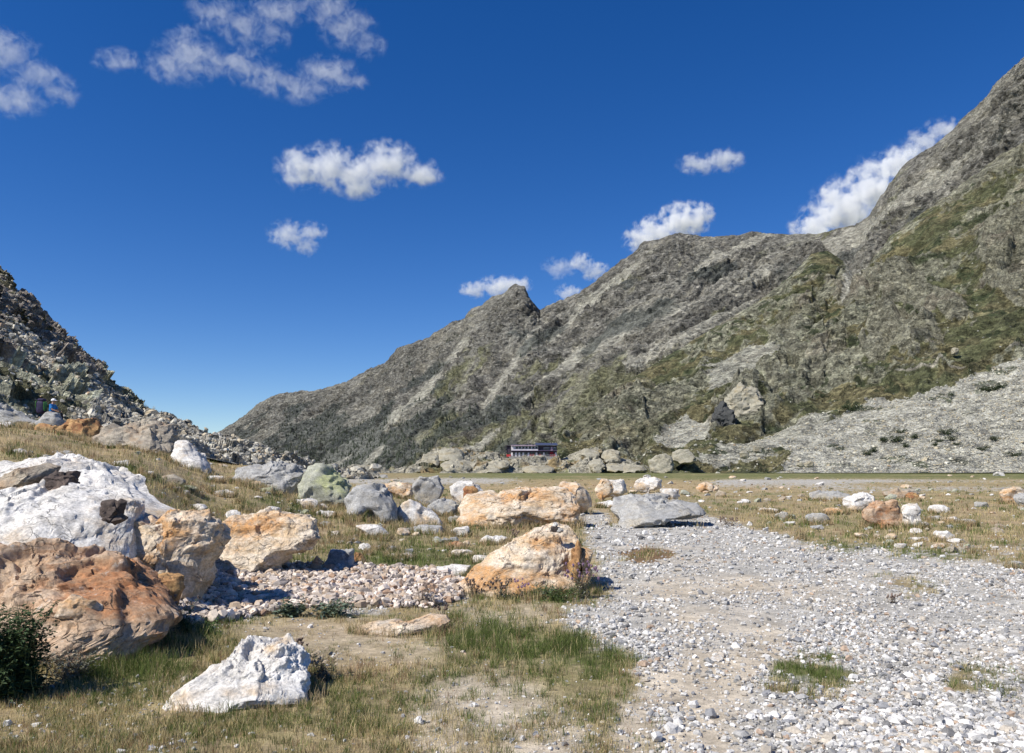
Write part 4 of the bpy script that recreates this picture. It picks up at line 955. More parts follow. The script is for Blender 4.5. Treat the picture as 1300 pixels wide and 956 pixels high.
rock('big domed boulder standing on the grass right of the knoll', FAR, [(824, 597), (825, 585), (833, 579), (843, 577), (853, 582), (855, 592), (851, 600), (838, 603), (830, 601)], d=455, T=13, level=5, cuts=7)
rock('wide low boulder just behind the big domed one, right of the knoll', FAR, [(852, 584), (854, 573), (865, 570), (878, 574), (883, 583), (876, 589), (862, 589)], d=470, T=12, level=5, cuts=7)
for bx, lb, dd in (((938, 572, 951, 583), 'dark sided boulder on the grassy foot of the right slope', 440), ((956, 566, 967, 575), 'pale boulder on the grassy foot above the dark sided one', 455), ((1011, 586, 1020, 593), 'left one of two pale boulders at the scree edge', 425), ((1020, 586, 1033, 594), 'right one of two pale boulders at the scree edge', 425), ((1208, 441, 1217, 451), 'lone white block high on the right slope beside the footpath', 575)):
    rock(lb, FAR, blob(*bx), d=dd, T=.9 * (bx[2] - bx[0]) * dd / F, level=4)

# ------------------------------------------------------------------ grass
def grass_mesh(name, pos, h, w, colr, rng, lean=.45):
    n = len(pos); a = rng.uniform(0, 6.283, n); wd = np.stack([np.cos(a), np.sin(a), 0 * a], 1) * (w * .5)[:, None]
    la = rng.uniform(0, 6.283, n); ll = np.abs(rng.normal(0, lean, n)) * h
    L = np.stack([np.cos(la) * ll, np.sin(la) * ll, h], 1)
    M = L * np.array([.4, .4, .6])
    V = np.stack([pos - wd, pos + wd, pos + M + wd * .8, pos + M - wd * .8, pos + L], 1)
    T = np.array([[0, 1, 2], [0, 2, 3], [3, 2, 4]])
    Fc = (T[None] + (np.arange(n) * 5)[:, None, None]).reshape(-1, 3)
    return mesh_np(name, V.reshape(-1, 3), Fc, np.repeat(colr, 5, axis=0))
m, nt, b = new_mat('grass_blades')
a = nd(nt, 'ShaderNodeAttribute', attribute_name='Col'); nt.links.new(a.outputs['Color'], b.inputs['Base Color'])
b.inputs['Roughness'].default_value = .7
tr = nd(nt, 'ShaderNodeBsdfTranslucent'); nt.links.new(a.outputs['Color'], tr.inputs['Color'])
ms = nd(nt, 'ShaderNodeMixShader'); ms.inputs[0].default_value = .35
nt.links.new(b.outputs[0], ms.inputs[1]); nt.links.new(tr.outputs[0], ms.inputs[2]); nt.links.new(ms.outputs[0], nt.nodes['Material Output'].inputs['Surface'])
M_GRASS = m
rs = np.random.default_rng(31)
def hz(U, V):
    """extra blade height by place"""
    def g(cu, cv, ru, rv, a): return a * np.exp(-((U - cu) / ru) ** 2 - ((V - cv) / rv) ** 2)
    return g(620, 815, 90, 30, .10) + g(150, 850, 100, 25, .10) + g(745, 830, 60, 25, .06) + g(240, 815, 60, 20, .09) + g(660, 664, 60, 6, .12) + g(700, 755, 60, 14, .12) + g(470, 655, 60, 10, .10) + g(470, 720, 100, 8, .05) + g(420, 840, 60, 20, .02)
Wgs = (1 - gr_) * (1 - .93 * sa_) * ((GV > 604) | (GU < 450)) * (GD < 150) * (GU > -120) * (GU < 1420)
Wgs = Wgs * (.25 + .75 * sstep(-.35, .15, fbm(GP.reshape(-1, 3) * 1.3 + 60, 4).reshape(GX.shape)))
bare = inpoly(GU + nE * 25, GV + nE * 12, [(300, 797), (440, 784), (540, 810), (540, 840), (430, 850), (400, 835)])
Wgs = np.where(bare, Wgs * .5, Wgs)
def tufts(nc, per, spread, seed, hb, W=None, lean=.45, hmul=1.):
    rng = np.random.default_rng(seed)
    pos, i, j = scatter(GP, GU, GV, Wgs if W is None else W, nc, rng)
    U, V = GU[i, j], GV[i, j]; gg = gn_[i, j]
    hh = (hb + hz(U, V)) * rng.uniform(.6, 1.5, nc) * np.clip(pos[:, 1] / 12, .8, 1.8) * hmul
    hh = np.where(bare[i, j], hh * .45, hh)
    green = rng.random(nc) < np.clip(gg * 1.2 + .06, .1, .92)
    cst = np.array([.57, .47, .25]) * rng.uniform(.65, 1.2, (nc, 1)) * np.array([1, 1, 1]) ; cgn = np.array([.14, .18, .05]) * rng.uniform(.6, 1.35, (nc, 1))
    redd = rng.random(nc) < .12; cst[redd] = np.array([.30, .19, .11])
    c = np.where(green[:, None], cgn, cst)
    sp = spread * np.clip(pos[:, 1] / 10, .7, 3)
    P_ = np.repeat(pos, per, axis=0) + rng.normal(size=(nc * per, 3)) * np.repeat(sp, per)[:, None] * [1, 1, 0]
    P_[:, 2] -= .01
    h = np.repeat(hh, per) * rng.uniform(.5, 1.15, nc * per)
    wdt = np.maximum(.0035, P_[:, 1] / F * .55) * rng.uniform(.7, 1.2, nc * per)
    return P_, h, wdt, np.repeat(c, per, axis=0) * rng.uniform(.75, 1.2, (nc * per, 1))
A_ = tufts(21000, 12, .035, 41, .085)
B_ = tufts(70000, 1, .05, 42, .055)
# longer straw grass round the feet of the boulders
rf_ = np.random.default_rng(55); fp = []
for (xc, dc, hw, hT) in FEET:
    n_ = int(20 + 260 * min(hw, 1.5))
    a_ = rf_.uniform(0, 6.283, n_); k_ = 1 + np.abs(rf_.normal(0, .10, n_))
    x_ = xc + np.cos(a_) * hw * k_; y_ = dc - hT * .3 + np.sin(a_) * hT * k_ ; fp.append(np.stack([x_, y_], 1))
fp = np.concatenate(fp); fu = U0 + fp[:, 0] / fp[:, 1] * F
ok_ = []
fz = ground_z(fu, fp[:, 1]); fv = V0 - (fz - EYE) / fp[:, 1] * F
ok_ = ~(inpoly(fu, fv, G1) | inpoly(fu, fv, G2)); ok_ |= (rf_.random(len(fu)) < .06)
fp, fz = fp[ok_], fz[ok_]; n_ = len(fp); per = 7
P_ = np.repeat(np.stack([fp[:, 0], fp[:, 1], fz], 1), per, axis=0) + rf_.normal(size=(n_ * per, 3)) * [.03, .03, 0]
hh_ = np.repeat(rf_.uniform(.07, .2, n_) * np.clip(fp[:, 1] / 14, .8, 1.6), per) * rf_.uniform(.5, 1.1, n_ * per)
cc_ = np.where(rf_.random((n_, 1)) < .3, [[.13, .16, .05]], [[.60, .47, .28]]) * rf_.uniform(.65, 1.2, (n_, 1))
C_ = (P_, hh_, np.maximum(.0035, P_[:, 1] / F * .5), np.repeat(cc_, per, axis=0))
cat_ = [np.concatenate(z) for z in zip(A_, B_, C_)]
link('meadow_grass', grass_mesh('meadow_grass', *cat_[:3], cat_[3], rs), M_GRASS, kind='stuff', label='straw coloured and green grass over the slope and meadow', category='grass')

# ------------------------------------------------------------------ weeds and shrubs
def flat_mat(name, colr, rough=.7, sc_=12., lo=.7, hi=1.3, metal=0):
    m, nt, b = new_mat(name); tc = nd(nt, 'ShaderNodeTexCoord')
    f = noise(nt, tc.outputs['Object'], sc_, 4)
    nt.links.new(mix(nt, 1., colr, gray(nt, f, lo, hi), 'MULTIPLY'), b.inputs['Base Color']); b.inputs['Roughness'].default_value = rough
    return m
LEAFM = {'dark': flat_mat('nettle_leaf', (.045, .075, .028)), 'blue': flat_mat('thistle_leaf', (.12, .16, .11)), 'green': flat_mat('weed_leaf', (.075, .12, .035)), 'dry': flat_mat('dry_leaf', (.24, .20, .145)), 'grey': flat_mat('greyish_leaf', (.20, .20, .15)), 'jun': flat_mat('juniper_leaf', (.035, .05, .02))}
STEMM = {'dry': flat_mat('dry_stem', (.22, .16, .11)), 'green': flat_mat('green_stem', (.12, .14, .06))}
HEADM = {'brown': flat_mat('seed_head', (.17, .125, .10)), 'purple': flat_mat('purple_head', (.26, .16, .22)), 'straw': flat_mat('straw_head', (.38, .31, .22))}
def plant(label, u, v, hpx, wpx, stems, leaf, stem, head, name='thistle', cat='thistle', leaves=14, lsize=.05, d=None, heads=3, group=None, seed=None, droop=.35):
    rng = np.random.default_rng(int(u * 3 + v * 5) if seed is None else seed)
    d = d or hit(u, v); s = d / F; H, W = hpx * s, wpx * s
    z0 = ground_z(u, d).item()
    root = bpy.data.objects.new(name, None); COL.objects.link(root); root.location = ((u - U0) * s, d, z0); root.empty_display_size = .1
    root['label'] = label; root['category'] = cat
    if group: root['group'] = group
    SV, SF_, LV, LF, HV, HF = [], [], [], [], [], []
    hv, ht = ico(1)
    for k in range(stems):
        b0 = np.array([rng.normal() * W * .16, rng.normal() * W * .16, -.02]); top = np.array([rng.uniform(-.5, .5) * W, rng.uniform(-.4, .4) * W, H * rng.uniform(.55, 1.)])
        nseg = 6; ts = np.linspace(0, 1, nseg + 1)
        pts = np.array([b0 + (top - b0) * np.array([t ** 1.5, t ** 1.5, t]) + rng.normal(size=3) * .02 * H * t for t in ts])
        r0 = max(.003, d / F * .35)
        o = len(SV)
        for i_, p_ in enumerate(pts):
            r = r0 * (1 - .6 * ts[i_])
            for a in (0, 2.09, 4.19): SV.append(p_ + np.array([math.cos(a) * r, math.sin(a) * r, 0]))
        for i_ in range(nseg):
            for a in range(3):
                A, B = o + i_ * 3 + a, o + i_ * 3 + (a + 1) % 3; SF_ += [(A, B, B + 3), (A, B + 3, A + 3)]
        for l in range(leaves):
            t = rng.uniform(.05, .98); i_ = min(int(t * nseg), nseg - 1); p_ = pts[i_] + (pts[i_ + 1] - pts[i_]) * (t * nseg - i_)
            a = rng.uniform(0, 6.283); L = lsize * rng.uniform(.5, 1.3) * (1.2 - .5 * t); dr = np.array([math.cos(a), math.sin(a), rng.uniform(-droop, .7)]); sd_ = np.array([-math.sin(a), math.cos(a), rng.uniform(-.5, .5)]) * L * .22
            o2 = len(LV); mid_ = p_ + dr * L * .5; LV += [p_, mid_ + sd_, p_ + dr * L + np.array([0, 0, -L * .2]), mid_ - sd_]; LF += [(o2, o2 + 1, o2 + 2), (o2, o2 + 2, o2 + 3)]
        if heads and len(HV) < heads * 8:
            HV.append((top, max(.012, d / F * .9) * rng.uniform(.7, 1.3)))
    link('stems', mesh_np('stems', np.array(SV), np.array(SF_)), STEMM[stem], root)
    link('leaves', mesh_np('leaves', np.array(LV), np.array(LF)), LEAFM[leaf], root)
    if heads and head:
        me = mesh_np('flower_head', hv * np.where(rng.random((len(hv), 1)) < .4, 1.7, .8), ht); me.materials.append(HEADM[head])
        for t_, r in HV:
            o = link('flower_head', me, None, root, loc=tuple(t_)); o.scale = (r, r, r * 1.2)
    return root
plant('dense dark green bush at the lower left corner', 14, 880, 120, 100, 150, 'dark', 'green', None, 'bush', 'bush', 60, .055, d=6.0, heads=0)
plant('dry brownish weeds hanging before the huge rust boulder', 92, 862, 46, 80, 60, 'grey', 'dry', 'straw', 'weed', 'weed', 22, .03, d=6.5, heads=2)
plant('tall dark stalks at the right end of the huge rust boulder', 232, 806, 46, 42, 24, 'dark', 'green', 'brown', 'weed', 'weed', 20, .035, d=8.2, heads=2)
plant('green weeds in the shade at the foot of the huge rust boulder', 262, 810, 22, 50, 36, 'green', 'green', None, 'weed', 'weed', 12, .035, d=8.2, heads=0)
plant('bluish green leafy thistle at the left on the lower edge of the cobbles', 372, 784, 26, 40, 26, 'blue', 'green', None, leaves=16, lsize=.07, heads=0, d=9.3)
plant('bluish green leafy thistle spreading at the lower edge of the cobbles', 420, 782, 26, 60, 34, 'blue', 'green', 'straw', leaves=16, lsize=.075, heads=1, d=9.35)
plant('grey brown dry thistle standing on the cobbles', 538, 770, 30, 38, 30, 'dry', 'dry', 'brown', leaves=14, lsize=.03, heads=3)
plant('small reddish dry weed below the grey brown thistle', 560, 789, 22, 16, 8, 'dry', 'dry', 'brown', 'weed', 'weed', 8, .02)
plant('dry thistle clump with seed heads beside the white crusted boulder', 412, 868, 38, 44, 26, 'grey', 'dry', 'straw', leaves=18, lsize=.03, heads=4, d=6.6)
plant('brown seed headed weed right above the white crusted boulder', 376, 830, 22, 30, 14, 'dry', 'dry', 'brown', 'weed', 'weed', 10, .02, d=7.3, heads=4)
plant('purple headed thistle at the right end of the tilted rust boulder', 738, 756, 46, 44, 34, 'grey', 'dry', 'purple', leaves=18, lsize=.04, heads=4, d=10.6)
plant('blue grey leafy thistle before the tilted rust boulder', 690, 748, 22, 36, 18, 'blue', 'green', 'straw', leaves=16, lsize=.055, heads=1, d=10.7)
plant('bright green weeds low before the tilted rust boulder', 712, 762, 22, 60, 50, 'green', 'green', None, 'weed', 'weed', 12, .04, d=10.45, heads=0)
plant('brown dry thistle at the left foot of the tilted rust boulder', 602, 758, 24, 26, 20, 'dry', 'dry', 'brown', leaves=14, lsize=.03, heads=3, d=10.8)
plant('greenish brown thistle near the left foot of the tilted rust boulder', 638, 762, 28, 34, 24, 'grey', 'green', 'brown', leaves=16, lsize=.035, heads=3, d=10.6)
plant('faint purple flowered stalks before the middle of the tilted boulder', 662, 755, 26, 20, 10, 'dry', 'dry', 'purple', leaves=8, lsize=.03, heads=3, d=10.6)
plant('row of dark spiky leaves before the lichen covered boulder', 424, 642, 10, 34, 40, 'dark', 'green', None, 'weed', 'weed', 6, .08, heads=0)
plant('dark dry thistle in the straw grass below the long orange boulder', 652, 684, 12, 16, 14, 'dry', 'dry', 'brown', leaves=8, lsize=.04, heads=2)
plant('small reddish brown weed right on the slab side of the gravel', 925, 668, 12, 30, 20, 'dry', 'dry', 'brown', 'weed', 'weed', 6, .04, heads=2)
plant('small dark green shrub behind the slab', 802, 630, 7, 16, 24, 'green', 'green', None, 'shrub', 'shrub', 8, .12, heads=0)
plant('sparse brown weed growing on the right gravel', 1135, 766, 12, 24, 12, 'dry', 'dry', 'brown', 'weed', 'weed', 8, .03, heads=2)
# juniper bushes on the scree
def bush_mesh(rng, n=420):
    V, Fc = [], []
    ctrs = rng.normal(size=(7, 3)) * [.35, .35, .14] + [0, 0, .3]
    p_ = ctrs[rng.integers(0, 7, n)] + rng.normal(size=(n, 3)) * [.2, .2, .14]; p_[:, 2] = np.abs(p_[:, 2])
    a = rng.normal(size=(n, 3)); a /= np.linalg.norm(a, axis=1)[:, None]; b_ = np.cross(a, rng.normal(size=(n, 3))); b_ /= np.linalg.norm(b_, axis=1)[:, None]
    V = np.stack([p_ - a * .08, p_ + a * .08 + b_ * .03, p_ + b_ * .12], 1).reshape(-1, 3)
    return mesh_np('foliage', V, np.arange(len(V)).reshape(-1, 3))
rj = np.random.default_rng(9); bms = [bush_mesh(rj) for _ in range(3)]
for x_ in bms: x_.materials.append(LEAFM['jun'])
def on_patch(u, v):
    k = np.argmin((UF - u) ** 2 + (VF - v) ** 2 + (TT_F > 1) * 1e6); i, j = np.unravel_index(k, UF.shape); return PF[i, j]
TT_F = np.concatenate([np.linspace(0, 1, 640), 1 + np.ones(26)])[:, None] + 0 * UF
for (u, v, w_) in [(1248, 495, 7), (1256, 495, 7), (1264, 494, 8), (1271, 493, 9), (1208, 502, 8), (1204, 552, 11), (1207, 560, 9), (1190, 561, 6), (1187, 567, 6), (1216, 566, 5), (1137, 562, 10), (1122, 562, 9), (1146, 549, 7), (1160, 558, 8), (1150, 568, 6), (1108, 575, 8), (1100, 579, 8), (1084, 521, 12), (1076, 516, 8), (1262, 560, 8), (1250, 572, 8), (1285, 580, 9)]:
    P0 = on_patch(u, v); o = bpy.data.objects.new('juniper_bush', bms[rj.integers(3)]); COL.objects.link(o)
    o.location = P0; o.scale = (w_ * P0[1] / F, w_ * P0[1] / F, w_ * P0[1] / F * .9); o.rotation_euler = (0, 0, rj.uniform(0, 6))
    o['label'] = 'dark green juniper bush growing on the pale scree'; o['category'] = 'bush'; o['group'] = 'juniper bushes on the scree'
P0 = on_patch(940, 522)
rock('pale bulging crag face standing out low on the right slope', FAR, [(920, 540), (924, 508), (942, 489), (966, 491), (966, 512), (950, 530), (935, 542)], d=P0[1] - 14, T=34, lean=.5, name='crag', cat='crag', level=6, cuts=10, rough=1.3)
rock('crag painted black as shadow at the left of the pale bulging crag face', SHADE_ROCK, [(904, 560), (905, 528), (918, 512), (930, 520), (928, 545), (914, 556)], d=on_patch(915, 545)[1] - 8, T=22, lean=.5, name='crag', cat='crag', level=6, cuts=10, rough=1.6)  # rock added where the crag lies in shadow, the shade put into its colour
# conifers at the valley mouth
rt = np.random.default_rng(14)
pos, i, j = scatter(PB, UB, VB, WB * (UB > 255) * (UB < 720) * sstep(700, 430, UB), 1900, rt)
tv = []; 
for (z0, z1, r) in ((.1, .6, .24), (.35, .82, .18), (.6, 1., .12)):
    for a in range(5): tv.append((math.cos(a * 1.257) * r, math.sin(a * 1.257) * r, z0))
    tv.append((0, 0, z1))
tv = np.array(tv); tf = []
for k in range(3):
    for a in range(5): tf.append((k * 6 + a, k * 6 + (a + 1) % 5, k * 6 + 5))
tf = np.array(tf); n = len(pos); hh = rt.uniform(5, 12, n)
V = tv[None] * hh[:, None, None] * (1 + rt.uniform(-.25, .25, (n, len(tv), 1))); V = V + pos[:, None]
link('conifer_wood', mesh_np('conifer_wood', V.reshape(-1, 3), (tf[None] + (np.arange(n) * len(tv))[:, None, None]).reshape(-1, 3)), flat_mat('conifer', (.05, .06, .04), .9, .01), kind='stuff', label='dark conifers thinly covering the lower ridge at the valley mouth', category='wood')

# ------------------------------------------------------------------ mountain refuge
def box(bm, x0, x1, y0, y1, z0, z1, bev=0):
    vs = [bm.verts.new(c) for c in ((x0, y0, z0), (x1, y0, z0), (x1, y1, z0), (x0, y1, z0), (x0, y0, z1), (x1, y0, z1), (x1, y1, z1), (x0, y1, z1))]
    for f in ((0, 3, 2, 1), (4, 5, 6, 7), (0, 1, 5, 4), (1, 2, 6, 5), (2, 3, 7, 6), (3, 0, 4, 7)): bm.faces.new([vs[i] for i in f])
    return vs
def part(name, boxes, mat, parent, **k):
    bm = bmesh.new()
    for b_ in boxes: box(bm, *b_)
    me = bpy.data.meshes.new(name); bm.to_mesh(me); bm.free()
    return link(name, me, mat, parent, **k)
HD = 523.; hs_ = HD / F
hut = bpy.data.objects.new('mountain_refuge', None); COL.objects.link(hut)
hx, hzz = (678 - U0) * hs_, EYE + (V0 - 582) * hs_
hut.location = (hx, HD, hzz); hut['label'] = 'long two storey mountain refuge with dark roof on the rocky knoll'; hut['category'] = 'building'
WALLW = flat_mat('pale_render', (.75, .71, .71), .8, .5, .85, 1.1); DK = flat_mat('dark_cladding', (.06, .05, .065), .6, .5); ROOFM = flat_mat('slate_roof', (.06, .07, .115), .45, .3, .85, 1.1)
STN = flat_mat('terrace_stone', (.33, .32, .29), .9, 1.5, .6, 1.3); REDM = flat_mat('red_shutter', (.55, .06, .06), .6, 1.); PNK = flat_mat('pink_trim', (.5, .36, .42), .7, 1.); DRED = flat_mat('deep_red_door', (.22, .02, .03), .6)
m, nt, b = new_mat('window_glass'); b.inputs['Base Color'].default_value = (.02, .02, .03, 1); b.inputs['Roughness'].default_value = .12; b.inputs['Specular IOR Level'].default_value = .6; GL = m
def X(px): return (px - 678) * hs_
def Zp(v): return (582 - v) * hs_ 
part('terrace_wall', [(X(646), X(709), -6, 0, -3, Zp(579.6)), (X(650), X(688), -7, -6.02, -3, Zp(580.4))], STN, hut)
part('railing', [(X(650) + i * .9, X(650) + i * .9 + .06, -5.9, -5.84, Zp(579.6), Zp(579.6) + .9) for i in range(34)] + [(X(650), X(708), -5.9, -5.84, Zp(579.6) + .9, Zp(579.6) + .98)], WALLW, hut)
part('lower_floor', [(X(649), X(707), 0, 9, -1, Zp(572.4))], DK, hut)
part('upper_floor', [(X(649), X(683), -1.2, 9, Zp(571.9), Zp(566.0))], WALLW, hut, label='pale upper storey with a row of dark windows')
part('upper_wing', [(X(683) + .01, X(707), -.6, 9, Zp(571.9), Zp(566.0))], DK, hut)
part('floor_band', [(X(649), X(707.3), -1.7, -.01, Zp(572.4), Zp(571.95))], flat_mat('violet_band', (.16, .13, .22), .6), hut)
for px in (656.3, 660.2, 664.3, 668.4, 672.6, 677.2, 681.):
    f = part('window', [(X(px) - .75, X(px) + .75, -1.32, -1.201, Zp(569.8), Zp(567.))], DK, hut)
    part('pane', [(X(px) - .62, X(px) + .62, -1.35, -1.321, Zp(569.6), Zp(567.2))], GL, f)
for x0, x1 in ((690, 697.5), (702.5, 706)):
    f = part('window', [(X(x0), X(x1), -.75, -.601, Zp(571), Zp(567.8))], flat_mat('grey_frame', (.3, .31, .36)), hut)
    part('pane', [(X(x0) + .15, X(x1) - .15, -.78, -.751, Zp(570.8), Zp(569))], GL, f)
part('panel', [(X(699), X(701.6), -.8, -.601, Zp(571.6), Zp(567.5))], PNK, hut)
for px in (652.5, 657, 661, 667, 675, 679, 686, 694):
    f = part('window', [(X(px) - 1., X(px) + 1., -.12, -.001, Zp(578), Zp(574))], DK, hut)
    part('pane', [(X(px) - .85, X(px) + .85, -.15, -.121, Zp(577.7), Zp(574.3))], GL, f)
for px in (649.7, 654.9, 659.2, 664.2, 670.8, 681, 690.2, 705.5):
    part('panel', [(X(px) - .5, X(px) + .6, -.2, -.001, Zp(579.5), Zp(574.6))], WALLW, hut)
part('door', [(X(698), X(702.5), -.25, -.001, Zp(579.5), Zp(573.6))], DRED, hut)
for px in (673.5, 677, 685.5, 704):
    part('shutter', [(X(px) - .6, X(px) + .6, -.3, -.21, Zp(578.6), Zp(576.3))], REDM, hut)
part('fascia', [(X(648.6), X(680), -2.3, -2.15, Zp(566.1), Zp(565.3))], PNK, hut)
bm = bmesh.new()
def slope_roof(bm, x0, x1, zf, zb, th, y0=-2.1, y1=9.6):
    vs = [bm.verts.new(c) for c in ((x0, y0, zf - th), (x1, y0, zf - th), (x1, y1, zb - th), (x0, y1, zb - th), (x0, y0, zf), (x1, y0, zf), (x1, y1, zb), (x0, y1, zb))]
    for f in ((0, 3, 2, 1), (4, 5, 6, 7), (0, 1, 5, 4), (1, 2, 6, 5), (2, 3, 7, 6), (3, 0, 4, 7)): bm.faces.new([vs[i] for i in f])
slope_roof(bm, X(648.6), X(680), Zp(565.25), Zp(564), .2); slope_roof(bm, X(680) + .01, X(708), Zp(565.), Zp(561.7), .35)
me = bpy.data.meshes.new('roof'); bm.to_mesh(me); bm.free(); rf = link('roof', me, ROOFM, hut)
part('chimney', [(X(700), X(701.2), 5, 6, Zp(564), Zp(560.4))], DK, rf)
part('porch', [(X(641), X(648.5), -1, 8, Zp(565.9), Zp(565.3)), (X(643), X(648.5), 0, 8, Zp(575), Zp(566)), (X(641.4), X(641.9), -.8, -.4, Zp(578), Zp(566))], DK, hut)
part('shed', [(X(643), X(648.3), -1.5, 0, Zp(580), Zp(577))], REDM, hut)

# ------------------------------------------------------------------ seated hiker
def skin_fig(name, verts, edges, radii, mat, parent=None, level=2):
    me = bpy.data.meshes.new(name); me.from_pydata(verts, edges, []); o = bpy.data.objects.new(name, me); COL.objects.link(o)
    sm_ = o.modifiers.new('s', 'SKIN'); o.modifiers.new('u', 'SUBSURF').levels = level
    for i, r in enumerate(radii): me.skin_vertices[0].data[i].radius = r if isinstance(r, tuple) else (r, r)
    me.skin_vertices[0].data[0].use_root = True
    dg = bpy.context.evaluated_depsgraph_get(); dg.update()
    m2 = bpy.data.meshes.new_from_object(o.evaluated_get(dg)); m2.name = name
    bpy.data.objects.remove(o); m2.materials.clear()
    return link(name, m2, mat, parent)
pd = 41.; ps = pd / F; px0, pz0 = (65 - U0) * ps, EYE + (V0 - 526.5) * ps
SKIN = flat_mat('skin', (.45, .27, .19), .6, 6., .9, 1.1); BLUE = flat_mat('blue_shirt', (.03, .20, .52), .8, 8.); CAPW = flat_mat('white_cap', (.8, .8, .82), .8); TROU = flat_mat('dark_trousers', (.04, .04, .05), .85); PACK = flat_mat('dark_pack', (.03, .025, .06), .7); GRN = flat_mat('green_trim', (.10, .28, .08), .7)
# 0 pelvis 1 waist 2 chest 3 neck 4 head 5 headtop 6 Lsh 7 Lel 8 Lwr 9 Lhand 10 Rsh 11 Rel 12 Rwr 13 Rhand 14 Lhip 15 Lknee 16 Lank 17 Ltoe 18.. right
vb_ = [(0, 0, 0), (.03, 0, .2), (.07, 0, .42), (.10, 0, .55), (.13, 0, .66), (.13, 0, .76),
      (.07, -.19, .47), (.20, -.24, .24), (.40, -.16, .16), (.48, -.13, .15), (.07, .19, .47), (.20, .24, .24), (.40, .16, .16), (.48, .13, .15),
      (.05, -.10, -.02), (.47, -.12, .06), (.50, -.12, -.36), (.62, -.12, -.40), (.05, .10, -.02), (.47, .12, .06), (.50, .12, -.36), (.62, .12, -.40)]
eb = [(0, 1), (1, 2), (2, 3), (3, 4), (4, 5), (2, 6), (6, 7), (7, 8), (8, 9), (2, 10), (10, 11), (11, 12), (12, 13), (0, 14), (14, 15), (15, 16), (16, 17), (0, 18), (18, 19), (19, 20), (20, 21)]
rb = [.14, .13, .14, .055, .095, .06, .07, .045, .032, .035, .07, .045, .032, .035, .09, .06, .045, .04, .09, .06, .045, .04]
body = skin_fig('person', vb_, eb, rb, SKIN); body.location = (px0, pd, pz0)
body['label'] = 'person in a bright blue shirt and white cap sitting behind a leaning slab'; body['category'] = 'person'
skin_fig('shirt', [(.0, 0, .02), (.03, 0, .2), (.07, 0, .42), (.07, -.19, .47), (.18, -.235, .28), (.07, .19, .47), (.18, .235, .28), (.09, 0, .5)], [(0, 1), (1, 2), (2, 3), (3, 4), (2, 5), (5, 6), (2, 7)], [.16, .155, .165, .09, .07, .09, .07, .08], BLUE, body)
skin_fig('trousers', [(0, 0, 0), (.05, -.10, -.02), (.47, -.12, .06), (.50, -.12, -.3), (.05, .10, -.02), (.47, .12, .06), (.50, .12, -.3)], [(0, 1), (1, 2), (2, 3), (0, 4), (4, 5), (5, 6)], [.16, .105, .078, .06, .105, .078, .06], TROU, body)
V, Fc = ico(3); V = V.copy(); V[:, 2] = np.clip(V[:, 2], -.05, 1); cap = V * [.125, .11, .12] + [.12, 0, .71]
link('cap', mesh_np('cap', cap, Fc, smooth=True), CAPW, body); brim = V * [.09, .08, .02] + [.25, 0, .71]; link('cap_brim', mesh_np('cap_brim', brim, Fc, smooth=True), CAPW, bpy.data.objects['cap'])
bp = bpy.data.objects.new('backpack', None); COL.objects.link(bp); bp.location = ((54 - U0) * ps, pd - .1, EYE + (V0 - 525.5) * ps)
bp['label'] = 'tall dark backpack with green trim standing left of the seated person'; bp['category'] = 'backpack'
V, Fc = ico(4); q = np.sign(V) * np.abs(V) ** .6
link('pack_body', mesh_np('pack_body', q * [.22, .17, .34] * (1 + .05 * fbm(V * 3, 3))[:, None] + [0, 0, .33], Fc, smooth=True), PACK, bp)
link('pack_lid', mesh_np('pack_lid', q * [.19, .15, .08] + [.03, 0, .70], Fc, smooth=True), PACK, bp)
link('strap', mesh_np('strap', q * [.02, .175, .25] + [.2, 0, .38], Fc, smooth=True), GRN, bp); link('strap', mesh_np('strap', q * [.02, .16, .22] + [-.215, 0, .45], Fc, smooth=True), GRN, bp)

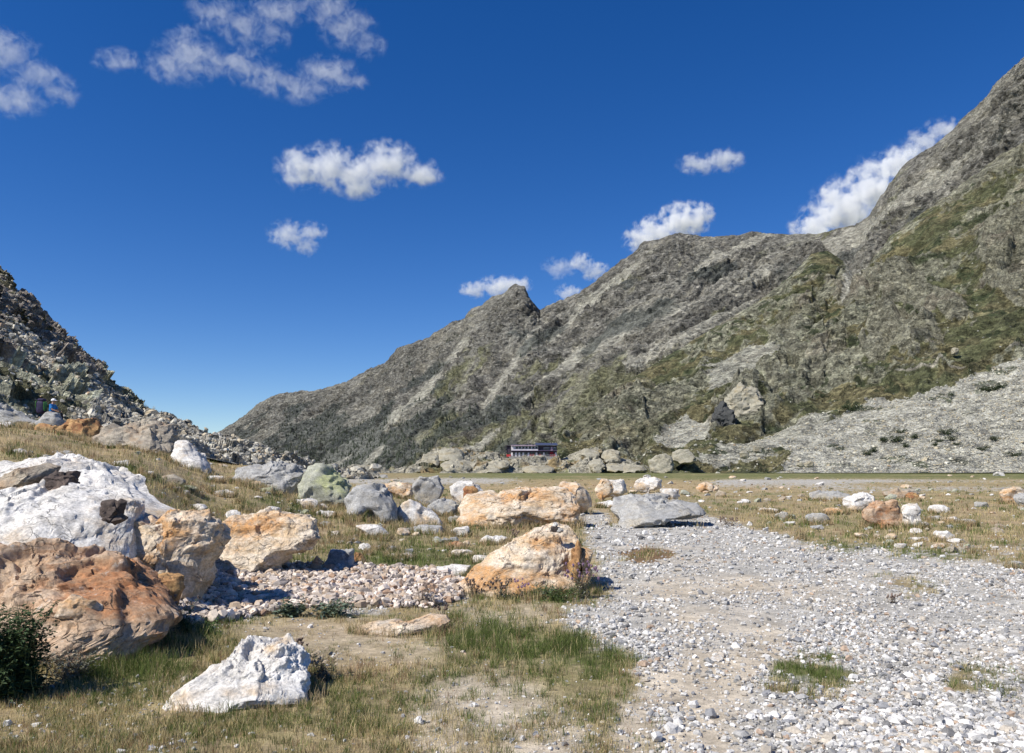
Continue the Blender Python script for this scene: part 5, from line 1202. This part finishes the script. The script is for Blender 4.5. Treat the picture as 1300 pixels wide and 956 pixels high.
# ------------------------------------------------------------------ clouds (real volumes, far behind and above the ranges)
def cloud(label, blobs, D=6500., dens=.02, amp=.72, wisp=1., thin=.55, thr=.0):
    s = D / F; B = [(np.array([(u - U0) * s, D, EYE + (V0 - v) * s]), ru * s, rv * s) for u, v, ru, rv in blobs]
    c0 = sum(b_[0] for b_ in B) / len(B)
    V, Fc = ico(3); Vs, Fs, k = [], [], 0
    for c, rx, rz in B:
        rx, rz = rx * 1.3, rz * 1.3; Vs.append(V * [rx, max(rx, rz) * thin, rz] + (c - c0)); Fs.append(Fc + k); k += len(V)
    me = mesh_np('tmp', np.concatenate(Vs), np.concatenate(Fs)); o = bpy.data.objects.new('tmp', me); COL.objects.link(o)
    r = o.modifiers.new('r', 'REMESH'); r.mode = 'VOXEL'; r.voxel_size = min(b_[2] for b_ in B) * .22
    dg = bpy.context.evaluated_depsgraph_get(); dg.update(); m2 = bpy.data.meshes.new_from_object(o.evaluated_get(dg)); m2.name = 'cloud'; bpy.data.objects.remove(o)
    m = bpy.data.materials.new('cloud_vapour'); m.use_nodes = True; nt = m.node_tree; nt.nodes.remove(nt.nodes['Principled BSDF'])
    tc = nd(nt, 'ShaderNodeTexCoord'); P_ = tc.outputs['Object']; acc = None
    for c, rx, rz in B:
        mp = nd(nt, 'ShaderNodeMapping', vector_type='TEXTURE'); mp.inputs['Location'].default_value = tuple(c - c0); mp.inputs['Scale'].default_value = (rx * 1.3, max(rx, rz) * 1.3 * thin, rz * 1.3); nt.links.new(P_, mp.inputs[0])
        ln = nd(nt, 'ShaderNodeVectorMath', operation='LENGTH'); nt.links.new(mp.outputs[0], ln.inputs[0])
        f = mathn(nt, 'SUBTRACT', 1., ln.outputs['Value'])
        acc = f if acc is None else mathn(nt, 'MAXIMUM', acc, f)
    R0 = float(np.mean([b_[1] for b_ in B]))
    n1 = noise(nt, P_, 2.3 / R0, 7, .68, .25 * wisp)
    f = mathn(nt, 'ADD', acc, mathn(nt, 'MULTIPLY', mathn(nt, 'SUBTRACT', n1, .5 + thr), 4.2 * amp))
    f = mathn(nt, 'MULTIPLY', ramp(nt, f, .2, 1.0 if wisp < 2 else 1.3), ramp(nt, acc, 0., .3))
    pv = nd(nt, 'ShaderNodeVolumePrincipled'); pv.inputs['Color'].default_value = (.99, .99, .99, 1); pv.inputs['Anisotropy'].default_value = 0.
    nt.links.new(mathn(nt, 'MULTIPLY', f, dens), pv.inputs['Density']); nt.links.new(pv.outputs[0], nt.nodes['Material Output'].inputs['Volume'])
    m.cycles.volume_step_rate = 1.
    m2.materials.clear(); link('cloud', m2, m, loc=tuple(c0), label=label, category='cloud')
cloud('broad ragged white cloud in the open sky left of centre', [(382, 214, 32, 26), (418, 212, 36, 30), (452, 222, 38, 28), (490, 206, 38, 28), (532, 220, 30, 18), (455, 238, 30, 16)], dens=.013)
cloud('small thin cloud below the broad ragged one', [(366, 298, 26, 18), (395, 294, 20, 13), (390, 312, 16, 15)], dens=.01)
cloud('fluffy white cloud in the upper left with a wispy left tail', [(238, 74, 44, 32), (276, 80, 26, 18), (212, 84, 30, 22), (236, 50, 24, 20), (150, 76, 32, 14)], dens=.0042, amp=.95, wisp=2.)
cloud('white cloud cut by the left edge of the sky', [(4, 66, 44, 26), (45, 96, 34, 22), (76, 116, 26, 20), (12, 126, 48, 20)], dens=.0042, amp=.95, wisp=2.)
cloud('white cloud at the top edge left of centre', [(418, 10, 34, 24), (440, 34, 36, 26), (466, 56, 24, 20)], dens=.0042, amp=.95, wisp=2.)
cloud('long wispy cloud slanting below the top edge cloud', [(312, 84, 34, 22), (345, 102, 34, 20), (385, 112, 34, 20), (415, 92, 40, 20), (440, 102, 26, 14)], dens=.004, wisp=2.5, amp=1.05)
cloud('faint streaky cloud along the top edge', [(272, 14, 34, 22), (308, 32, 34, 26), (352, 12, 40, 22), (345, 42, 24, 24)], dens=.0035, wisp=2.5, amp=1.1)
cloud('small lone cloud high above the main crest', [(886, 208, 26, 13), (918, 203, 28, 15)], dens=.01)
cloud('bright cloud rising behind the highest middle crest', [(832, 298, 30, 24), (866, 282, 34, 26), (886, 274, 22, 18), (812, 304, 22, 16)], D=5200., dens=.03, amp=.8)
cloud('big bright cloud piled behind the right shoulder of the ridge', [(1036, 290, 32, 28), (1075, 266, 44, 40), (1108, 240, 38, 38), (1140, 212, 34, 26)], D=5200., dens=.03, amp=.8)
cloud('pair of small wispy puffs beside the steep right peak', [(1172, 182, 26, 18), (1198, 164, 26, 14)], D=5200., dens=.014)
cloud('low white cloud behind the pointed summit', [(602, 368, 20, 11), (638, 364, 34, 14), (660, 362, 16, 12)], D=5200., dens=.02)
cloud('slanted small white cloud left of the rising crest', [(738, 333, 17, 13), (756, 345, 18, 13)], D=5200., dens=.022)
cloud('faint puff left of the slanted small cloud', [(710, 340, 22, 14)], D=5200., dens=.008)
cloud('small white puff peeping over the notch of the crest', [(722, 372, 17, 12)], D=5200., dens=.02)


# ------------------------------------------------------------------ camera, light, sky
cam = bpy.data.cameras.new('camera'); co = bpy.data.objects.new('camera', cam); COL.objects.link(co)
co.location = (0, 0, EYE); co.rotation_euler = (math.radians(90), 0, 0)
cam.sensor_width = 36; cam.lens = 36 * F / 1300.; cam.shift_x = 0; cam.shift_y = (V0 - 478) / 1300.
cam.clip_start = .1; cam.clip_end = 60000
sc.camera = co
EL, AZ = math.radians(47), math.radians(59)    # azimuth measured from straight behind the viewer towards the left
sd = Vector((-math.cos(EL) * math.sin(AZ), -math.cos(EL) * math.cos(AZ), math.sin(EL)))
sl = bpy.data.lights.new('sun', 'SUN'); sl.energy = 4.9; sl.angle = math.radians(.53); sl.color = (1, .955, .88)
so = bpy.data.objects.new('sun', sl); COL.objects.link(so); so.rotation_euler = sd.to_track_quat('Z', 'Y').to_euler(); so.location = (0, 0, 50)
w = bpy.data.worlds.new('World'); sc.world = w; w.use_nodes = True
nt = w.node_tree; bg = nt.nodes['Background']
sky = nt.nodes.new('ShaderNodeTexSky'); sky.sky_type = 'NISHITA'; sky.sun_disc = False
sky.sun_elevation = EL; sky.sun_rotation = math.atan2(sd.x, sd.y)
sky.altitude = 2200; sky.air_density = 1.; sky.dust_density = .1; sky.ozone_density = 2.5
hs = nt.nodes.new('ShaderNodeHueSaturation'); hs.inputs['Saturation'].default_value = 1.36; hs.inputs['Hue'].default_value = .513
nt.links.new(sky.outputs[0], hs.inputs['Color']); nt.links.new(hs.outputs[0], bg.inputs[0])
bg.inputs[1].default_value = .098
sc.view_settings.view_transform = 'Standard'; sc.view_settings.look = 'None'; sc.view_settings.gamma = 1
sc.view_settings.exposure = .34; sc.view_settings.use_curve_mapping = False
cy = sc.cycles
cy.max_bounces = 8; cy.diffuse_bounces = 2; cy.glossy_bounces = 1; cy.transparent_max_bounces = 8; cy.volume_bounces = 6
cy.use_denoising = True; cy.use_adaptive_sampling = True; cy.adaptive_threshold = .02
cy.volume_step_rate = 1.; cy.volume_max_steps = 96
